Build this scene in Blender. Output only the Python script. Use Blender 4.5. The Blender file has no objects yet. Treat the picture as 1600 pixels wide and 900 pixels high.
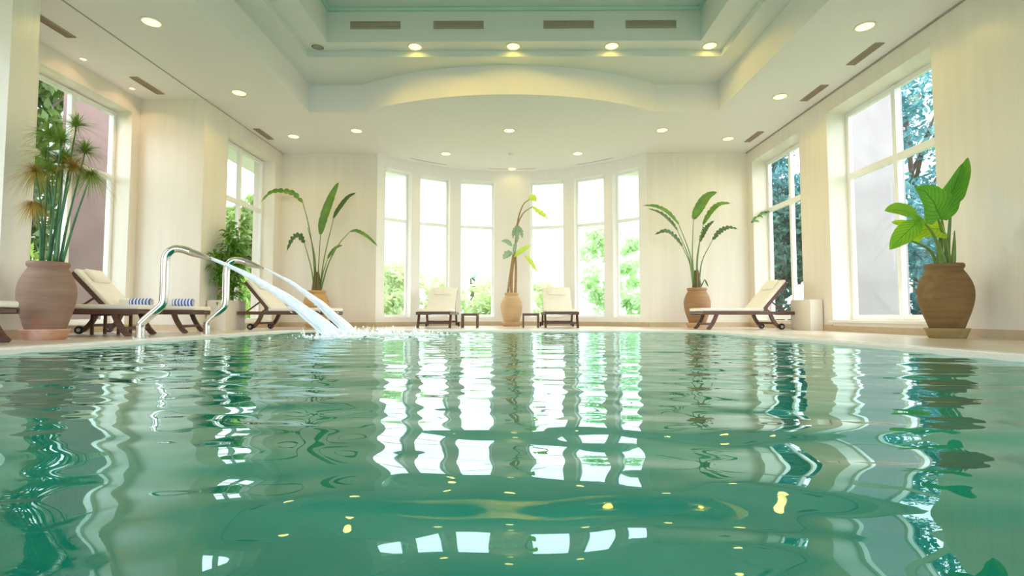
import bpy, math, random
import numpy as np
from mathutils import Vector, Matrix
PI = math.pi
random.seed(7)
SC = bpy.context.scene
COL = SC.collection

# ------------------------------------------------------------------ materials
def new_mat(name):
    m = bpy.data.materials.new(name); m.use_nodes = True
    nt = m.node_tree; nt.nodes.clear()
    return m, nt, nt.nodes.new('ShaderNodeOutputMaterial')

def N(nt, typ, **kw):
    n = nt.nodes.new(typ)
    for k, v in kw.items():
        if k.startswith('_'): setattr(n, k[1:], v)
        else:
            key = k.replace('__', ' ')
            n.inputs[key].default_value = v
    return n

def mat(name, c1, c2=None, scale=6.0, stretch=(1, 1, 1), rough=0.5, spec=0.5, metal=0.0, bump=0.0, detail=4.0,
        trans=0.0, coat=0.0, emis=None, emis_s=0.0, bscale=None):
    """principled surface whose colour wanders between two tones, with an optional noise bump"""
    m, nt, out = new_mat(name)
    b = N(nt, 'ShaderNodeBsdfPrincipled', Roughness=rough, Metallic=metal)
    b.inputs['Specular IOR Level'].default_value = spec
    b.inputs['Coat Weight'].default_value = coat
    tc = N(nt, 'ShaderNodeTexCoord')
    mp = N(nt, 'ShaderNodeMapping'); mp.inputs['Scale'].default_value = stretch
    nt.links.new(tc.outputs['Object'], mp.inputs['Vector'])
    nz = N(nt, 'ShaderNodeTexNoise', Scale=scale, Detail=detail)
    nt.links.new(mp.outputs[0], nz.inputs['Vector'])
    cr = N(nt, 'ShaderNodeValToRGB')
    cr.color_ramp.elements[0].position = 0.32; cr.color_ramp.elements[1].position = 0.68
    c2 = c2 or tuple(min(1, x * 0.93) for x in c1)
    cr.color_ramp.elements[0].color = (*c2, 1); cr.color_ramp.elements[1].color = (*c1, 1)
    nt.links.new(nz.outputs['Fac'], cr.inputs['Fac'])
    nt.links.new(cr.outputs['Color'], b.inputs['Base Color'])
    if bump:
        nb = N(nt, 'ShaderNodeTexNoise', Scale=bscale or scale * 4, Detail=3.0)
        nt.links.new(mp.outputs[0], nb.inputs['Vector'])
        bp = N(nt, 'ShaderNodeBump', Strength=bump, Distance=0.02)
        nt.links.new(nb.outputs['Fac'], bp.inputs['Height'])
        nt.links.new(bp.outputs[0], b.inputs['Normal'])
    if emis:
        b.inputs['Emission Color'].default_value = (*emis, 1); b.inputs['Emission Strength'].default_value = emis_s
    if trans:
        t = N(nt, 'ShaderNodeBsdfTranslucent'); nt.links.new(cr.outputs['Color'], t.inputs['Color'])
        mx = N(nt, 'ShaderNodeMixShader', Fac=trans)
        nt.links.new(b.outputs[0], mx.inputs[1]); nt.links.new(t.outputs[0], mx.inputs[2])
        nt.links.new(mx.outputs[0], out.inputs[0])
    else:
        nt.links.new(b.outputs[0], out.inputs[0])
    return m

def leaf_mat(name, c1, c2, vein, freq=9.0, trans=0.4, rough=0.35):
    """leaf with a pale midrib and slanting side veins drawn from the leaf's own UV"""
    m, nt, out = new_mat(name)
    uv = N(nt, 'ShaderNodeUVMap'); uv.uv_map = 'UVMap'
    sx = N(nt, 'ShaderNodeSeparateXYZ'); nt.links.new(uv.outputs[0], sx.inputs[0])
    def math_(op, a, b=None):
        n = N(nt, 'ShaderNodeMath', _operation=op)
        for i, x in enumerate((a, b)):
            if x is None: continue
            if isinstance(x, (int, float)): n.inputs[i].default_value = x
            else: nt.links.new(x, n.inputs[i])
        return n.outputs[0]
    av = math_('ABSOLUTE', math_('SUBTRACT', sx.outputs[1], 0.5))
    ph = math_('SUBTRACT', math_('MULTIPLY', sx.outputs[0], freq * 6.283), math_('MULTIPLY', av, freq * 4.2))
    wv = math_('POWER', math_('ABSOLUTE', math_('SINE', math_('MULTIPLY', ph, 0.5))), 6.0)
    rib = math_('LESS_THAN', av, 0.022)
    fac = math_('MAXIMUM', math_('MULTIPLY', wv, 0.55), rib)
    tc = N(nt, 'ShaderNodeTexCoord')
    nz = N(nt, 'ShaderNodeTexNoise', Scale=5.0, Detail=3.0); nt.links.new(tc.outputs['Object'], nz.inputs['Vector'])
    cr = N(nt, 'ShaderNodeValToRGB'); cr.color_ramp.elements[0].position = .35; cr.color_ramp.elements[1].position = .65
    cr.color_ramp.elements[0].color = (*c1, 1); cr.color_ramp.elements[1].color = (*c2, 1)
    nt.links.new(nz.outputs['Fac'], cr.inputs[0])
    mix = N(nt, 'ShaderNodeMix', _data_type='RGBA')
    nt.links.new(fac, mix.inputs[0]); nt.links.new(cr.outputs[0], mix.inputs[6]); mix.inputs[7].default_value = (*vein, 1)
    b = N(nt, 'ShaderNodeBsdfPrincipled', Roughness=rough); nt.links.new(mix.outputs[2], b.inputs['Base Color'])
    t = N(nt, 'ShaderNodeBsdfTranslucent'); nt.links.new(mix.outputs[2], t.inputs['Color'])
    mx = N(nt, 'ShaderNodeMixShader', Fac=trans)
    nt.links.new(b.outputs[0], mx.inputs[1]); nt.links.new(t.outputs[0], mx.inputs[2])
    nt.links.new(mx.outputs[0], out.inputs[0])
    return m

def glass_mat():
    m, nt, out = new_mat('window_glass')
    lw = N(nt, 'ShaderNodeLayerWeight', Blend=0.5); pw = N(nt, 'ShaderNodeMath', _operation='POWER'); pw.inputs[1].default_value = 4.0
    nt.links.new(lw.outputs['Facing'], pw.inputs[0]); fr = N(nt, 'ShaderNodeMath', _operation='MULTIPLY_ADD'); fr.inputs[1].default_value = .35; fr.inputs[2].default_value = .03
    nt.links.new(pw.outputs[0], fr.inputs[0])
    t = N(nt, 'ShaderNodeBsdfTransparent'); t.inputs[0].default_value = (.97, .985, .98, 1)
    g = N(nt, 'ShaderNodeBsdfGlossy', Roughness=0.02)
    mx = N(nt, 'ShaderNodeMixShader')
    nt.links.new(fr.outputs[0], mx.inputs[0]); nt.links.new(t.outputs[0], mx.inputs[1]); nt.links.new(g.outputs[0], mx.inputs[2])
    nt.links.new(mx.outputs[0], out.inputs[0])
    return m

def water_mat():
    m, nt, out = new_mat('pool_water')
    tc = N(nt, 'ShaderNodeTexCoord')
    nz = N(nt, 'ShaderNodeTexNoise', Scale=1.6, Detail=4.0)
    mp = N(nt, 'ShaderNodeMapping'); mp.inputs['Scale'].default_value = (0.7, 1.6, 1)
    nt.links.new(tc.outputs['Object'], mp.inputs[0]); nt.links.new(mp.outputs[0], nz.inputs['Vector'])
    cr = N(nt, 'ShaderNodeValToRGB')
    cr.color_ramp.elements[0].position = .3; cr.color_ramp.elements[1].position = .7
    cr.color_ramp.elements[0].color = (0.0, 0.23, 0.165, 1); cr.color_ramp.elements[1].color = (0.0, 0.40, 0.29, 1)
    nt.links.new(nz.outputs['Fac'], cr.inputs[0])
    d = N(nt, 'ShaderNodeBsdfDiffuse'); nt.links.new(cr.outputs[0], d.inputs[0])
    t = N(nt, 'ShaderNodeBsdfTransparent'); t.inputs[0].default_value = (.30, .85, .66, 1)
    body = N(nt, 'ShaderNodeMixShader', Fac=0.35)
    nt.links.new(d.outputs[0], body.inputs[1]); nt.links.new(t.outputs[0], body.inputs[2])
    fr = N(nt, 'ShaderNodeFresnel', IOR=1.42)
    g = N(nt, 'ShaderNodeBsdfGlossy', Roughness=0.0); g.inputs[0].default_value = (.82, .985, .955, 1)
    mx = N(nt, 'ShaderNodeMixShader')
    nt.links.new(fr.outputs[0], mx.inputs[0]); nt.links.new(body.outputs[0], mx.inputs[1]); nt.links.new(g.outputs[0], mx.inputs[2])
    nt.links.new(mx.outputs[0], out.inputs[0])
    return m

def jet_mat():
    m, nt, out = new_mat('falling_water')
    tc = N(nt, 'ShaderNodeTexCoord')
    nz = N(nt, 'ShaderNodeTexNoise', Scale=14.0, Detail=3.0); nt.links.new(tc.outputs['Object'], nz.inputs['Vector'])
    cr = N(nt, 'ShaderNodeValToRGB'); cr.color_ramp.elements[0].color = (.84, .91, .97, 1); cr.color_ramp.elements[1].color = (.99, .99, 1, 1)
    cr.color_ramp.elements[0].position = .35; cr.color_ramp.elements[1].position = .6
    nt.links.new(nz.outputs['Fac'], cr.inputs[0])
    b = N(nt, 'ShaderNodeBsdfPrincipled', Roughness=0.12); nt.links.new(cr.outputs[0], b.inputs['Base Color'])
    tl = N(nt, 'ShaderNodeBsdfTranslucent'); nt.links.new(cr.outputs[0], tl.inputs[0])
    tr = N(nt, 'ShaderNodeBsdfTransparent')
    b.inputs['Emission Color'].default_value = (.9, .96, 1, 1); b.inputs['Emission Strength'].default_value = .24  # slight glow added to whiten the water, which is no lamp
    m1 = N(nt, 'ShaderNodeMixShader', Fac=0.25); nt.links.new(b.outputs[0], m1.inputs[1]); nt.links.new(tl.outputs[0], m1.inputs[2])
    m2 = N(nt, 'ShaderNodeMixShader', Fac=0.16); nt.links.new(m1.outputs[0], m2.inputs[1]); nt.links.new(tr.outputs[0], m2.inputs[2])
    nt.links.new(m2.outputs[0], out.inputs[0])
    return m

def tile_mat(name, c, grout, size, rough, mortar=0.012, bumpy=True):
    m, nt, out = new_mat(name)
    tc = N(nt, 'ShaderNodeTexCoord')
    bk = N(nt, 'ShaderNodeTexBrick', Scale=1.0)
    bk.inputs['Mortar Size'].default_value = mortar * 0.4; bk.inputs['Brick Width'].default_value = size; bk.inputs['Row Height'].default_value = size
    bk.offset = 0.0
    bk.inputs['Color1'].default_value = (*c, 1); bk.inputs['Color2'].default_value = (*[x * .93 for x in c], 1); bk.inputs['Mortar'].default_value = (*grout, 1)
    nt.links.new(tc.outputs['Object'], bk.inputs['Vector'])
    nz = N(nt, 'ShaderNodeTexNoise', Scale=3.0, Detail=6.0); nt.links.new(tc.outputs['Object'], nz.inputs['Vector'])
    mix = N(nt, 'ShaderNodeMix', _data_type='RGBA', _blend_type='MULTIPLY'); mix.inputs[0].default_value = .35
    nt.links.new(bk.outputs[0], mix.inputs[6]); nt.links.new(nz.outputs['Color'], mix.inputs[7])
    b = N(nt, 'ShaderNodeBsdfPrincipled', Roughness=rough); nt.links.new(mix.outputs[2], b.inputs['Base Color'])
    nt.links.new(b.outputs[0], out.inputs[0])
    return m

def stripe_mat(name, axis, freq, c1, c2, width=0.5):
    m, nt, out = new_mat(name)
    tc = N(nt, 'ShaderNodeTexCoord'); sx = N(nt, 'ShaderNodeSeparateXYZ'); nt.links.new(tc.outputs['Object'], sx.inputs[0])
    a = N(nt, 'ShaderNodeMath', _operation='MULTIPLY'); a.inputs[1].default_value = freq; nt.links.new(sx.outputs[axis], a.inputs[0])
    gt = N(nt, 'ShaderNodeMath', _operation='GREATER_THAN'); gt.inputs[1].default_value = -.075; nt.links.new(sx.outputs[axis], gt.inputs[0]); an = N(nt, 'ShaderNodeMath', _operation='MULTIPLY')
    f = N(nt, 'ShaderNodeMath', _operation='FRACT'); nt.links.new(a.outputs[0], f.inputs[0])
    l = N(nt, 'ShaderNodeMath', _operation='LESS_THAN'); l.inputs[1].default_value = width; nt.links.new(f.outputs[0], l.inputs[0]); nt.links.new(l.outputs[0], an.inputs[0]); nt.links.new(gt.outputs[0], an.inputs[1])
    mix = N(nt, 'ShaderNodeMix', _data_type='RGBA'); nt.links.new(an.outputs[0], mix.inputs[0])
    mix.inputs[6].default_value = (*c1, 1); mix.inputs[7].default_value = (*c2, 1)
    b = N(nt, 'ShaderNodeBsdfPrincipled', Roughness=.9); nt.links.new(mix.outputs[2], b.inputs['Base Color'])
    nt.links.new(b.outputs[0], out.inputs[0])
    return m

def clay_mat(name, c1, c2, blotch):
    """hand thrown clay: throwing rings, stains and a rough face"""
    m, nt, out = new_mat(name)
    tc = N(nt, 'ShaderNodeTexCoord')
    mp = N(nt, 'ShaderNodeMapping'); mp.inputs['Scale'].default_value = (1, 1, 9); nt.links.new(tc.outputs['Object'], mp.inputs[0])
    nz = N(nt, 'ShaderNodeTexNoise', Scale=2.2, Detail=7.0); nt.links.new(mp.outputs[0], nz.inputs['Vector'])
    n2 = N(nt, 'ShaderNodeTexNoise', Scale=3.2, Detail=4.0); nt.links.new(tc.outputs['Object'], n2.inputs['Vector'])
    c = N(nt, 'ShaderNodeValToRGB'); c.color_ramp.elements[0].position = .33; c.color_ramp.elements[1].position = .67
    c.color_ramp.elements[0].color = (*c2, 1); c.color_ramp.elements[1].color = (*c1, 1); nt.links.new(nz.outputs['Fac'], c.inputs[0])
    r = N(nt, 'ShaderNodeValToRGB'); r.color_ramp.elements[0].position = .56; r.color_ramp.elements[1].position = .72; nt.links.new(n2.outputs['Fac'], r.inputs[0])
    mix = N(nt, 'ShaderNodeMix', _data_type='RGBA'); nt.links.new(r.outputs[0], mix.inputs[0]); nt.links.new(c.outputs[0], mix.inputs[6]); mix.inputs[7].default_value = (*blotch, 1)
    b = N(nt, 'ShaderNodeBsdfPrincipled', Roughness=.75); nt.links.new(mix.outputs[2], b.inputs['Base Color'])
    bp = N(nt, 'ShaderNodeBump', Strength=.35, Distance=.02); nt.links.new(nz.outputs['Fac'], bp.inputs['Height']); nt.links.new(bp.outputs[0], b.inputs['Normal'])
    nt.links.new(b.outputs[0], out.inputs[0])
    return m

M = {}
M['wall'] = mat('polished_plaster', (.86, .80, .72), (.82, .755, .665), scale=1.3, stretch=(6, 6, .5), rough=.27, spec=.5, bump=.10, bscale=5)
M['ceil'] = mat('ceiling_paint', (.88, .85, .86), (.865, .835, .845), scale=1.0, rough=.6, spec=.2)
M['tray'] = mat('tray_ceiling_paint', (.76, .79, .79), (.74, .77, .77), scale=1.0, rough=.6, spec=.2)
M['trimline'] = mat('shadow_gap', (.40, .38, .34), rough=.7)
M['frame'] = mat('white_window_frame', (.93, .93, .92), (.90, .90, .90), scale=3, rough=.35)
M['glass'] = glass_mat()
M['base'] = mat('tan_stone_skirting', (.62, .49, .33), (.54, .42, .28), scale=7, stretch=(1, 1, 2), rough=.4)
M['deck'] = tile_mat('travertine_deck', (.86, .74, .60), (.66, .55, .44), .6, .28)
M['rim'] = mat('white_pool_rim', (.90, .87, .83), (.84, .81, .77), scale=4, rough=.3)
M['grate'] = mat('cream_grating', (.86, .80, .66), (.80, .74, .60), scale=8, rough=.5)
M['basin'] = tile_mat('teal_mosaic', (.03, .42, .32), (.10, .5, .40), .05, .25, mortar=.01)
M['water'] = water_mat()
M['jet'] = jet_mat()
M['steel'] = mat('polished_steel', (.80, .78, .74), (.72, .70, .67), scale=5, rough=.16, metal=1.0)
M['wood'] = mat('dark_stained_wood', (.14, .065, .042), (.085, .038, .025), scale=5, stretch=(1, 9, 9), rough=.45, bump=.1)
M['cushion'] = mat('cream_canvas', (.90, .86, .80), (.86, .81, .75), scale=10, rough=.9, spec=.1, bump=.15, bscale=160)
M['pillow'] = mat('white_pillow_cotton', (.91, .86, .79), (.86, .81, .73), scale=9, rough=.9, spec=.1, bump=.15, bscale=120)
M['rubber'] = mat('black_rubber', (.02, .02, .02), (.035, .035, .035), rough=.6)
M['hub'] = mat('grey_wheel_hub', (.42, .40, .37), rough=.5)
M['towel'] = stripe_mat('blue_striped_terry', 0, 23.0, (.90, .90, .92), (.05, .15, .62), .5)
M['towel_plain'] = mat('white_terry', (.90, .88, .85), (.82, .80, .76), scale=30, rough=.95, spec=.1, bump=.4, bscale=150)
M['clay_pink'] = clay_mat('pinkish_terracotta', (.34, .215, .16), (.26, .155, .115), (.42, .18, .125))
M['clay_ochre'] = clay_mat('ochre_clay', (.22, .125, .042), (.155, .085, .028), (.26, .16, .065))
M['clay_orange'] = clay_mat('orange_clay', (.60, .36, .15), (.50, .29, .115), (.55, .33, .16))
M['clay_pale'] = clay_mat('pale_sandy_clay', (.66, .46, .26), (.56, .38, .20), (.50, .34, .19))
M['clay_brown'] = clay_mat('brown_clay', (.38, .22, .11), (.30, .17, .08), (.33, .17, .08))
M['saucer_pink'] = clay_mat('pink_saucer_clay', (.70, .40, .28), (.60, .30, .19), (.80, .62, .52))
M['saucer_olive'] = clay_mat('olive_saucer_clay', (.36, .27, .12), (.30, .22, .09), (.40, .32, .16))
M['saucer_peach'] = clay_mat('peach_saucer_clay', (.78, .50, .31), (.70, .43, .26), (.74, .52, .36))
M['soil'] = mat('potting_soil', (.07, .045, .03), (.035, .022, .015), scale=30, rough=.95, bump=.6)
M['box'] = mat('white_planter_paint', (.86, .80, .72), (.82, .76, .68), scale=2, rough=.5)
M['stem'] = mat('green_stem', (.16, .27, .05), (.10, .19, .04), scale=6, stretch=(4, 4, 1), rough=.45)
M['stem_dark'] = mat('dark_sheath_stem', (.13, .14, .04), (.16, .10, .045), scale=6, stretch=(8, 8, .7), rough=.6)
M['papyrus_stem'] = mat('papyrus_stem', (.055, .21, .065), (.03, .13, .05), scale=5, stretch=(5, 5, .6), rough=.4)
M['papyrus_leaf'] = mat('papyrus_thread', (.32, .46, .08), (.18, .34, .05), scale=4, rough=.6, trans=.35)
M['papyrus_dry'] = mat('papyrus_dry_thread', (.60, .42, .10), (.46, .29, .06), scale=4, rough=.7, trans=.35)
M['cane'] = mat('woody_cane', (.46, .30, .14), (.34, .21, .09), scale=7, stretch=(1, 1, 6), rough=.7, bump=.2)
M['leaf_strel'] = leaf_mat('strelitzia_leaf', (.085, .20, .035), (.15, .33, .045), (.20, .36, .09), 16, .3)
M['leaf_dark'] = leaf_mat('dark_strelitzia_leaf', (.055, .12, .045), (.075, .17, .055), (.12, .20, .08), 14, .25)
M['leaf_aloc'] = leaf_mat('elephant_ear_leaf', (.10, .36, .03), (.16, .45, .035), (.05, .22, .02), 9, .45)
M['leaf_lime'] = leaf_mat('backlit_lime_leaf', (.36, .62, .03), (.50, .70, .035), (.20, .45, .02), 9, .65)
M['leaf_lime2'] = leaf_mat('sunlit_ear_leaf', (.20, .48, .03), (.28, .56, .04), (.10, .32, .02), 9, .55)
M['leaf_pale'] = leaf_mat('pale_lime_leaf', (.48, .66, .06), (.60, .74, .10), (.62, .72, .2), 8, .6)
M['leaf_grey'] = leaf_mat('greyish_green_leaf', (.22, .34, .20), (.32, .44, .28), (.5, .58, .42), 8, .4)
M['bamboo_leaf'] = leaf_mat('bamboo_leaf', (.10, .28, .035), (.18, .42, .05), (.2, .42, .06), 5, .5)
M['lens'] = mat('lit_lamp_lens', (1, .9, .7), emis=(1, .76, .16), emis_s=6.0)
M['lens_small'] = mat('lit_spot_lens', (1, .85, .65), emis=(1, .66, .34), emis_s=6.0)
M['lens_off'] = mat('unlit_lamp_lens', (.30, .32, .30), (.24, .26, .24), scale=9, rough=.3)
M['ring'] = mat('white_lamp_ring', (.86, .84, .79), rough=.4)
M['vent'] = mat('taupe_vent_metal', (.42, .32, .25), (.36, .27, .21), rough=.5)
M['vent_dark'] = mat('dark_vent_gap', (.16, .12, .09), rough=.7)
M['grille'] = mat('grey_grille_metal', (.44, .39, .32), (.39, .345, .28), rough=.5)
M['lawn'] = mat('lawn', (.125, .185, .03), (.09, .14, .025), scale=1.5, rough=.9, spec=.1)
M['pink_wall'] = mat('pink_render', (.235, .145, .125), (.195, .115, .098), scale=1.4, rough=.85)
M['white_wall'] = mat('white_render', (.29, .25, .245), (.24, .205, .20), scale=1.4, rough=.85)
M['bark'] = mat('tree_bark', (.13, .09, .06), (.07, .05, .035), scale=8, rough=.9, bump=.5)
M['tree_green'] = mat('tree_leaves', (.085, .17, .03), (.035, .09, .018), scale=1.4, rough=.6, trans=.3)
M['tree_olive'] = mat('olive_tree_leaves', (.13, .19, .03), (.06, .11, .02), scale=1.4, rough=.6, trans=.3)
M['tree_bright'] = mat('bright_tree_leaves', (.28, .38, .10), (.15, .24, .06), scale=1.4, rough=.6, trans=.4)
M['tree_teal'] = mat('bluish_tree_leaves', (.10, .29, .30), (.04, .15, .165), scale=1.4, rough=.5, trans=.3)
M['hedge_teal'] = mat('dark_hedge_leaves', (.075, .20, .15), (.04, .125, .095), scale=1.2, rough=.6, trans=.2)
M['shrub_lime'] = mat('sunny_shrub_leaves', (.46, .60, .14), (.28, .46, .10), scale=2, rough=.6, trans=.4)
M['shrub_pale'] = mat('haze_paled_leaves', (.78, .80, .50), (.62, .74, .44), scale=2, rough=.6, trans=.4)  # leaf colour lifted to imitate haze and glare beyond the bow
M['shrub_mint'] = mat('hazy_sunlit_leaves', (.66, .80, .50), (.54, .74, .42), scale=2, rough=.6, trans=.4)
M['palm_pale'] = mat('pale_palm_leaf', (.62, .78, .66), (.52, .70, .58), scale=2, rough=.6, trans=.4)  # fronds washed out by haze, put into their colour

# ------------------------------------------------------------------ geometry collector
class G:
    def __init__(s): s.v, s.f, s.sm, s.uv = [], [], [], {}
    def add(s, vs, fs, smooth=False):
        o = len(s.v); s.v += [tuple(p) for p in vs]
        for f in fs: s.f.append(tuple(i + o for i in f)); s.sm.append(smooth)
        return o
    def box(s, x0, x1, y0, y1, z0, z1, mtx=None):
        vs = [Vector((x, y, z)) for z in (z0, z1) for y in (y0, y1) for x in (x0, x1)]
        if mtx: vs = [mtx @ p for p in vs]
        s.add(vs, [(0, 2, 3, 1), (4, 5, 7, 6), (0, 1, 5, 4), (2, 6, 7, 3), (0, 4, 6, 2), (1, 3, 7, 5)])
    def rbox(s, x0, x1, y0, y1, z0, z1, r, mtx=None, puff=0.0):
        """box with rounded edges (a bevelled shell); puff domes the top"""
        import bmesh
        bm = bmesh.new(); bmesh.ops.create_cube(bm, size=1.0)
        for v in bm.verts:
            v.co = Vector((x0 + (v.co.x + .5) * (x1 - x0), y0 + (v.co.y + .5) * (y1 - y0), z0 + (v.co.z + .5) * (z1 - z0)))
        bmesh.ops.bevel(bm, geom=list(bm.edges), offset=r, segments=3, profile=.5, affect='EDGES')
        bm.verts.index_update()
        vs = [v.co.copy() for v in bm.verts]; fs = [tuple(v.index for v in f.verts) for f in bm.faces]; bm.free()
        if mtx: vs = [mtx @ p for p in vs]
        s.add(vs, fs, True)
    def bar(s, a, b, w, h, up=(0, 0, 1)):
        a, b = Vector(a), Vector(b); t = (b - a).normalized(); side = t.cross(Vector(up))
        if side.length < 1e-4: side = t.cross(Vector((1, 0, 0)))
        side.normalize(); u = side.cross(t)
        vs = [p + side * sx * w / 2 + u * sz * h / 2 for p in (a, b) for sz in (-1, 1) for sx in (-1, 1)]
        s.add(vs, [(0, 1, 3, 2), (4, 6, 7, 5), (0, 4, 5, 1), (2, 3, 7, 6), (0, 2, 6, 4), (1, 5, 7, 3)])
    def ribbon(s, pts, w, h, side=(0, 1, 0)):
        """rectangular section swept along a curve, kept square to one side direction"""
        pts = [Vector(p) for p in pts]; sd = Vector(side).normalized(); vs = []
        for i, p in enumerate(pts):
            t = (pts[min(i + 1, len(pts) - 1)] - pts[max(i - 1, 0)]).normalized(); u = t.cross(sd).normalized()
            vs += [p + sd * a * w / 2 + u * b * h / 2 for a, b in ((-1, -1), (1, -1), (1, 1), (-1, 1))]
        fs = []
        for i in range(len(pts) - 1):
            for k in range(4): fs.append((i * 4 + k, i * 4 + (k + 1) % 4, i * 4 + 4 + (k + 1) % 4, i * 4 + 4 + k))
        n = (len(pts) - 1) * 4
        fs += [(3, 2, 1, 0), (n, n + 1, n + 2, n + 3)]
        s.add(vs, fs)
    def tube(s, pts, rad, seg=10, flat=None, cap=True):
        pts = [Vector(p) for p in pts]; n = len(pts)
        if not hasattr(rad, '__len__'): rad = [rad] * n
        t0 = (pts[1] - pts[0]).normalized(); ref = Vector((0, 0, 1)) if abs(t0.z) < .9 else Vector((1, 0, 0))
        u = (ref - t0 * ref.dot(t0)).normalized(); vs = []
        for i, p in enumerate(pts):
            t = (pts[min(i + 1, n - 1)] - pts[max(i - 1, 0)]).normalized()
            u = (u - t * u.dot(t)).normalized(); w = t.cross(u)
            a, b = (1, 1) if flat is None else flat[i]
            for k in range(seg):
                an = 2 * PI * k / seg; vs.append(p + (u * math.cos(an) * b + w * math.sin(an) * a) * rad[i])
        fs = [(i * seg + k, i * seg + (k + 1) % seg, (i + 1) * seg + (k + 1) % seg, (i + 1) * seg + k) for i in range(n - 1) for k in range(seg)]
        if cap: fs += [tuple(range(seg - 1, -1, -1)), tuple((n - 1) * seg + k for k in range(seg))]
        s.add(vs, fs, True)
    def lathe(s, prof, seg=40, c=(0, 0, 0)):
        vs = [(c[0] + r * math.cos(2 * PI * k / seg), c[1] + r * math.sin(2 * PI * k / seg), c[2] + z) for r, z in prof for k in range(seg)]
        fs = [(i * seg + k, i * seg + (k + 1) % seg, (i + 1) * seg + (k + 1) % seg, (i + 1) * seg + k) for i in range(len(prof) - 1) for k in range(seg)]
        fs += [tuple(range(seg - 1, -1, -1)), tuple((len(prof) - 1) * seg + k for k in range(seg))]
        s.add(vs, fs, True)
    def leaf(s, spine, width, prof, fold=.25, up=(0, -1, .4), n=16, ragged=0.0, rnd=None, twist=0.0, m=4):
        """blade along a curved spine; prof(t) gives half width 0..1, ragged tears the margin"""
        sp = smooth(spine, n); rnd = rnd or random; upv = Vector(up).normalized(); vs, uvs = [], []
        for i, p in enumerate(sp):
            t = i / (len(sp) - 1)
            tg = (sp[min(i + 1, len(sp) - 1)] - sp[max(i - 1, 0)]).normalized()
            side = tg.cross(upv)
            if side.length < 1e-3: side = Vector((1, 0, 0))
            side.normalize(); nrm = side.cross(tg).normalized()
            if twist: side, nrm = side * math.cos(twist * t) + nrm * math.sin(twist * t), nrm * math.cos(twist * t) - side * math.sin(twist * t)
            for j in range(-m, m + 1):
                q = j / m; w = width * prof(t)
                if ragged and abs(q) > .2:
                    w *= 1 - ragged * (((i * 7 + (3 if q > 0 else 0)) % 3) == 0) * rnd.uniform(.3, 1.0)
                vs.append(p + side * q * w + nrm * abs(q) * w * fold + nrm * math.sin(t * 19 + q * 2) * width * .02)
                uvs.append((t, q * .5 + .5))
        r = 2 * m + 1; fs = [(i * r + j, i * r + j + 1, (i + 1) * r + j + 1, (i + 1) * r + j) for i in range(len(sp) - 1) for j in range(2 * m)]
        o = s.add(vs, fs, True)
        for k, q in enumerate(uvs): s.uv[o + k] = q
    def build(s, name, material, parent=None):
        me = bpy.data.meshes.new(name); me.from_pydata(s.v, [], s.f); me.update()
        me.polygons.foreach_set('use_smooth', s.sm)
        if s.uv:
            l = me.uv_layers.new(name='UVMap')
            for lp in me.loops: l.data[lp.index].uv = s.uv.get(lp.vertex_index, (0, 0))
        me.materials.append(material)
        o = bpy.data.objects.new(name, me); COL.objects.link(o)
        if parent: o.parent = parent
        return o

def smooth(pts, n=12):
    """Catmull-Rom through the points"""
    P = [Vector(p) for p in pts]; P = [P[0] * 2 - P[1]] + P + [P[-1] * 2 - P[-2]]; k = len(P) - 3; out = []
    for i in range(n + 1):
        t = i / n * k; j = min(int(t), k - 1); t -= j; a, b, c, d = P[j:j + 4]
        out.append(.5 * ((2 * b) + (c - a) * t + (2 * a - 5 * b + 4 * c - d) * t * t + (3 * b - a - 3 * c + d) * t ** 3))
    return out

def tag(o, label=None, cat=None, group=None, kind=None):
    if label: o['label'] = label
    if cat: o['category'] = cat
    if group: o['group'] = group
    if kind: o['kind'] = kind
    return o
def empty(name, loc=(0, 0, 0), rz=0.0):
    o = bpy.data.objects.new(name, None); COL.objects.link(o); o.location = loc; o.rotation_euler = (0, 0, rz); o.empty_display_size = .1
    return o
KIDS = {}
def copy_tree(o, parent=None):
    c = o.copy(); COL.objects.link(c)
    if parent: c.parent = parent
    for ch in [x for x in COL.objects if x.parent == o]: copy_tree(ch, c)
    return c
def struct(g, name, m, label, cat='wall', parent=None):
    return tag(g.build(name, m, parent), label, cat, kind='structure')

# ------------------------------------------------------------------ room measures (metres, deck at z = 0, camera over the water)
XL, XR, YF, ZC = -5.43, 5.38, 11.75, 4.04
ALC = -6.57            # back of the window alcove on the left
YB = -3.6              # wall behind the camera
BX, BY, BR = -0.08, 9.365, 3.935   # bow window centre and radius
PX0, PX1, PY0, PY1, WZ = -3.80, 3.15, -2.4, 8.9, -0.03
WT = 3.75              # window head height

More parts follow.
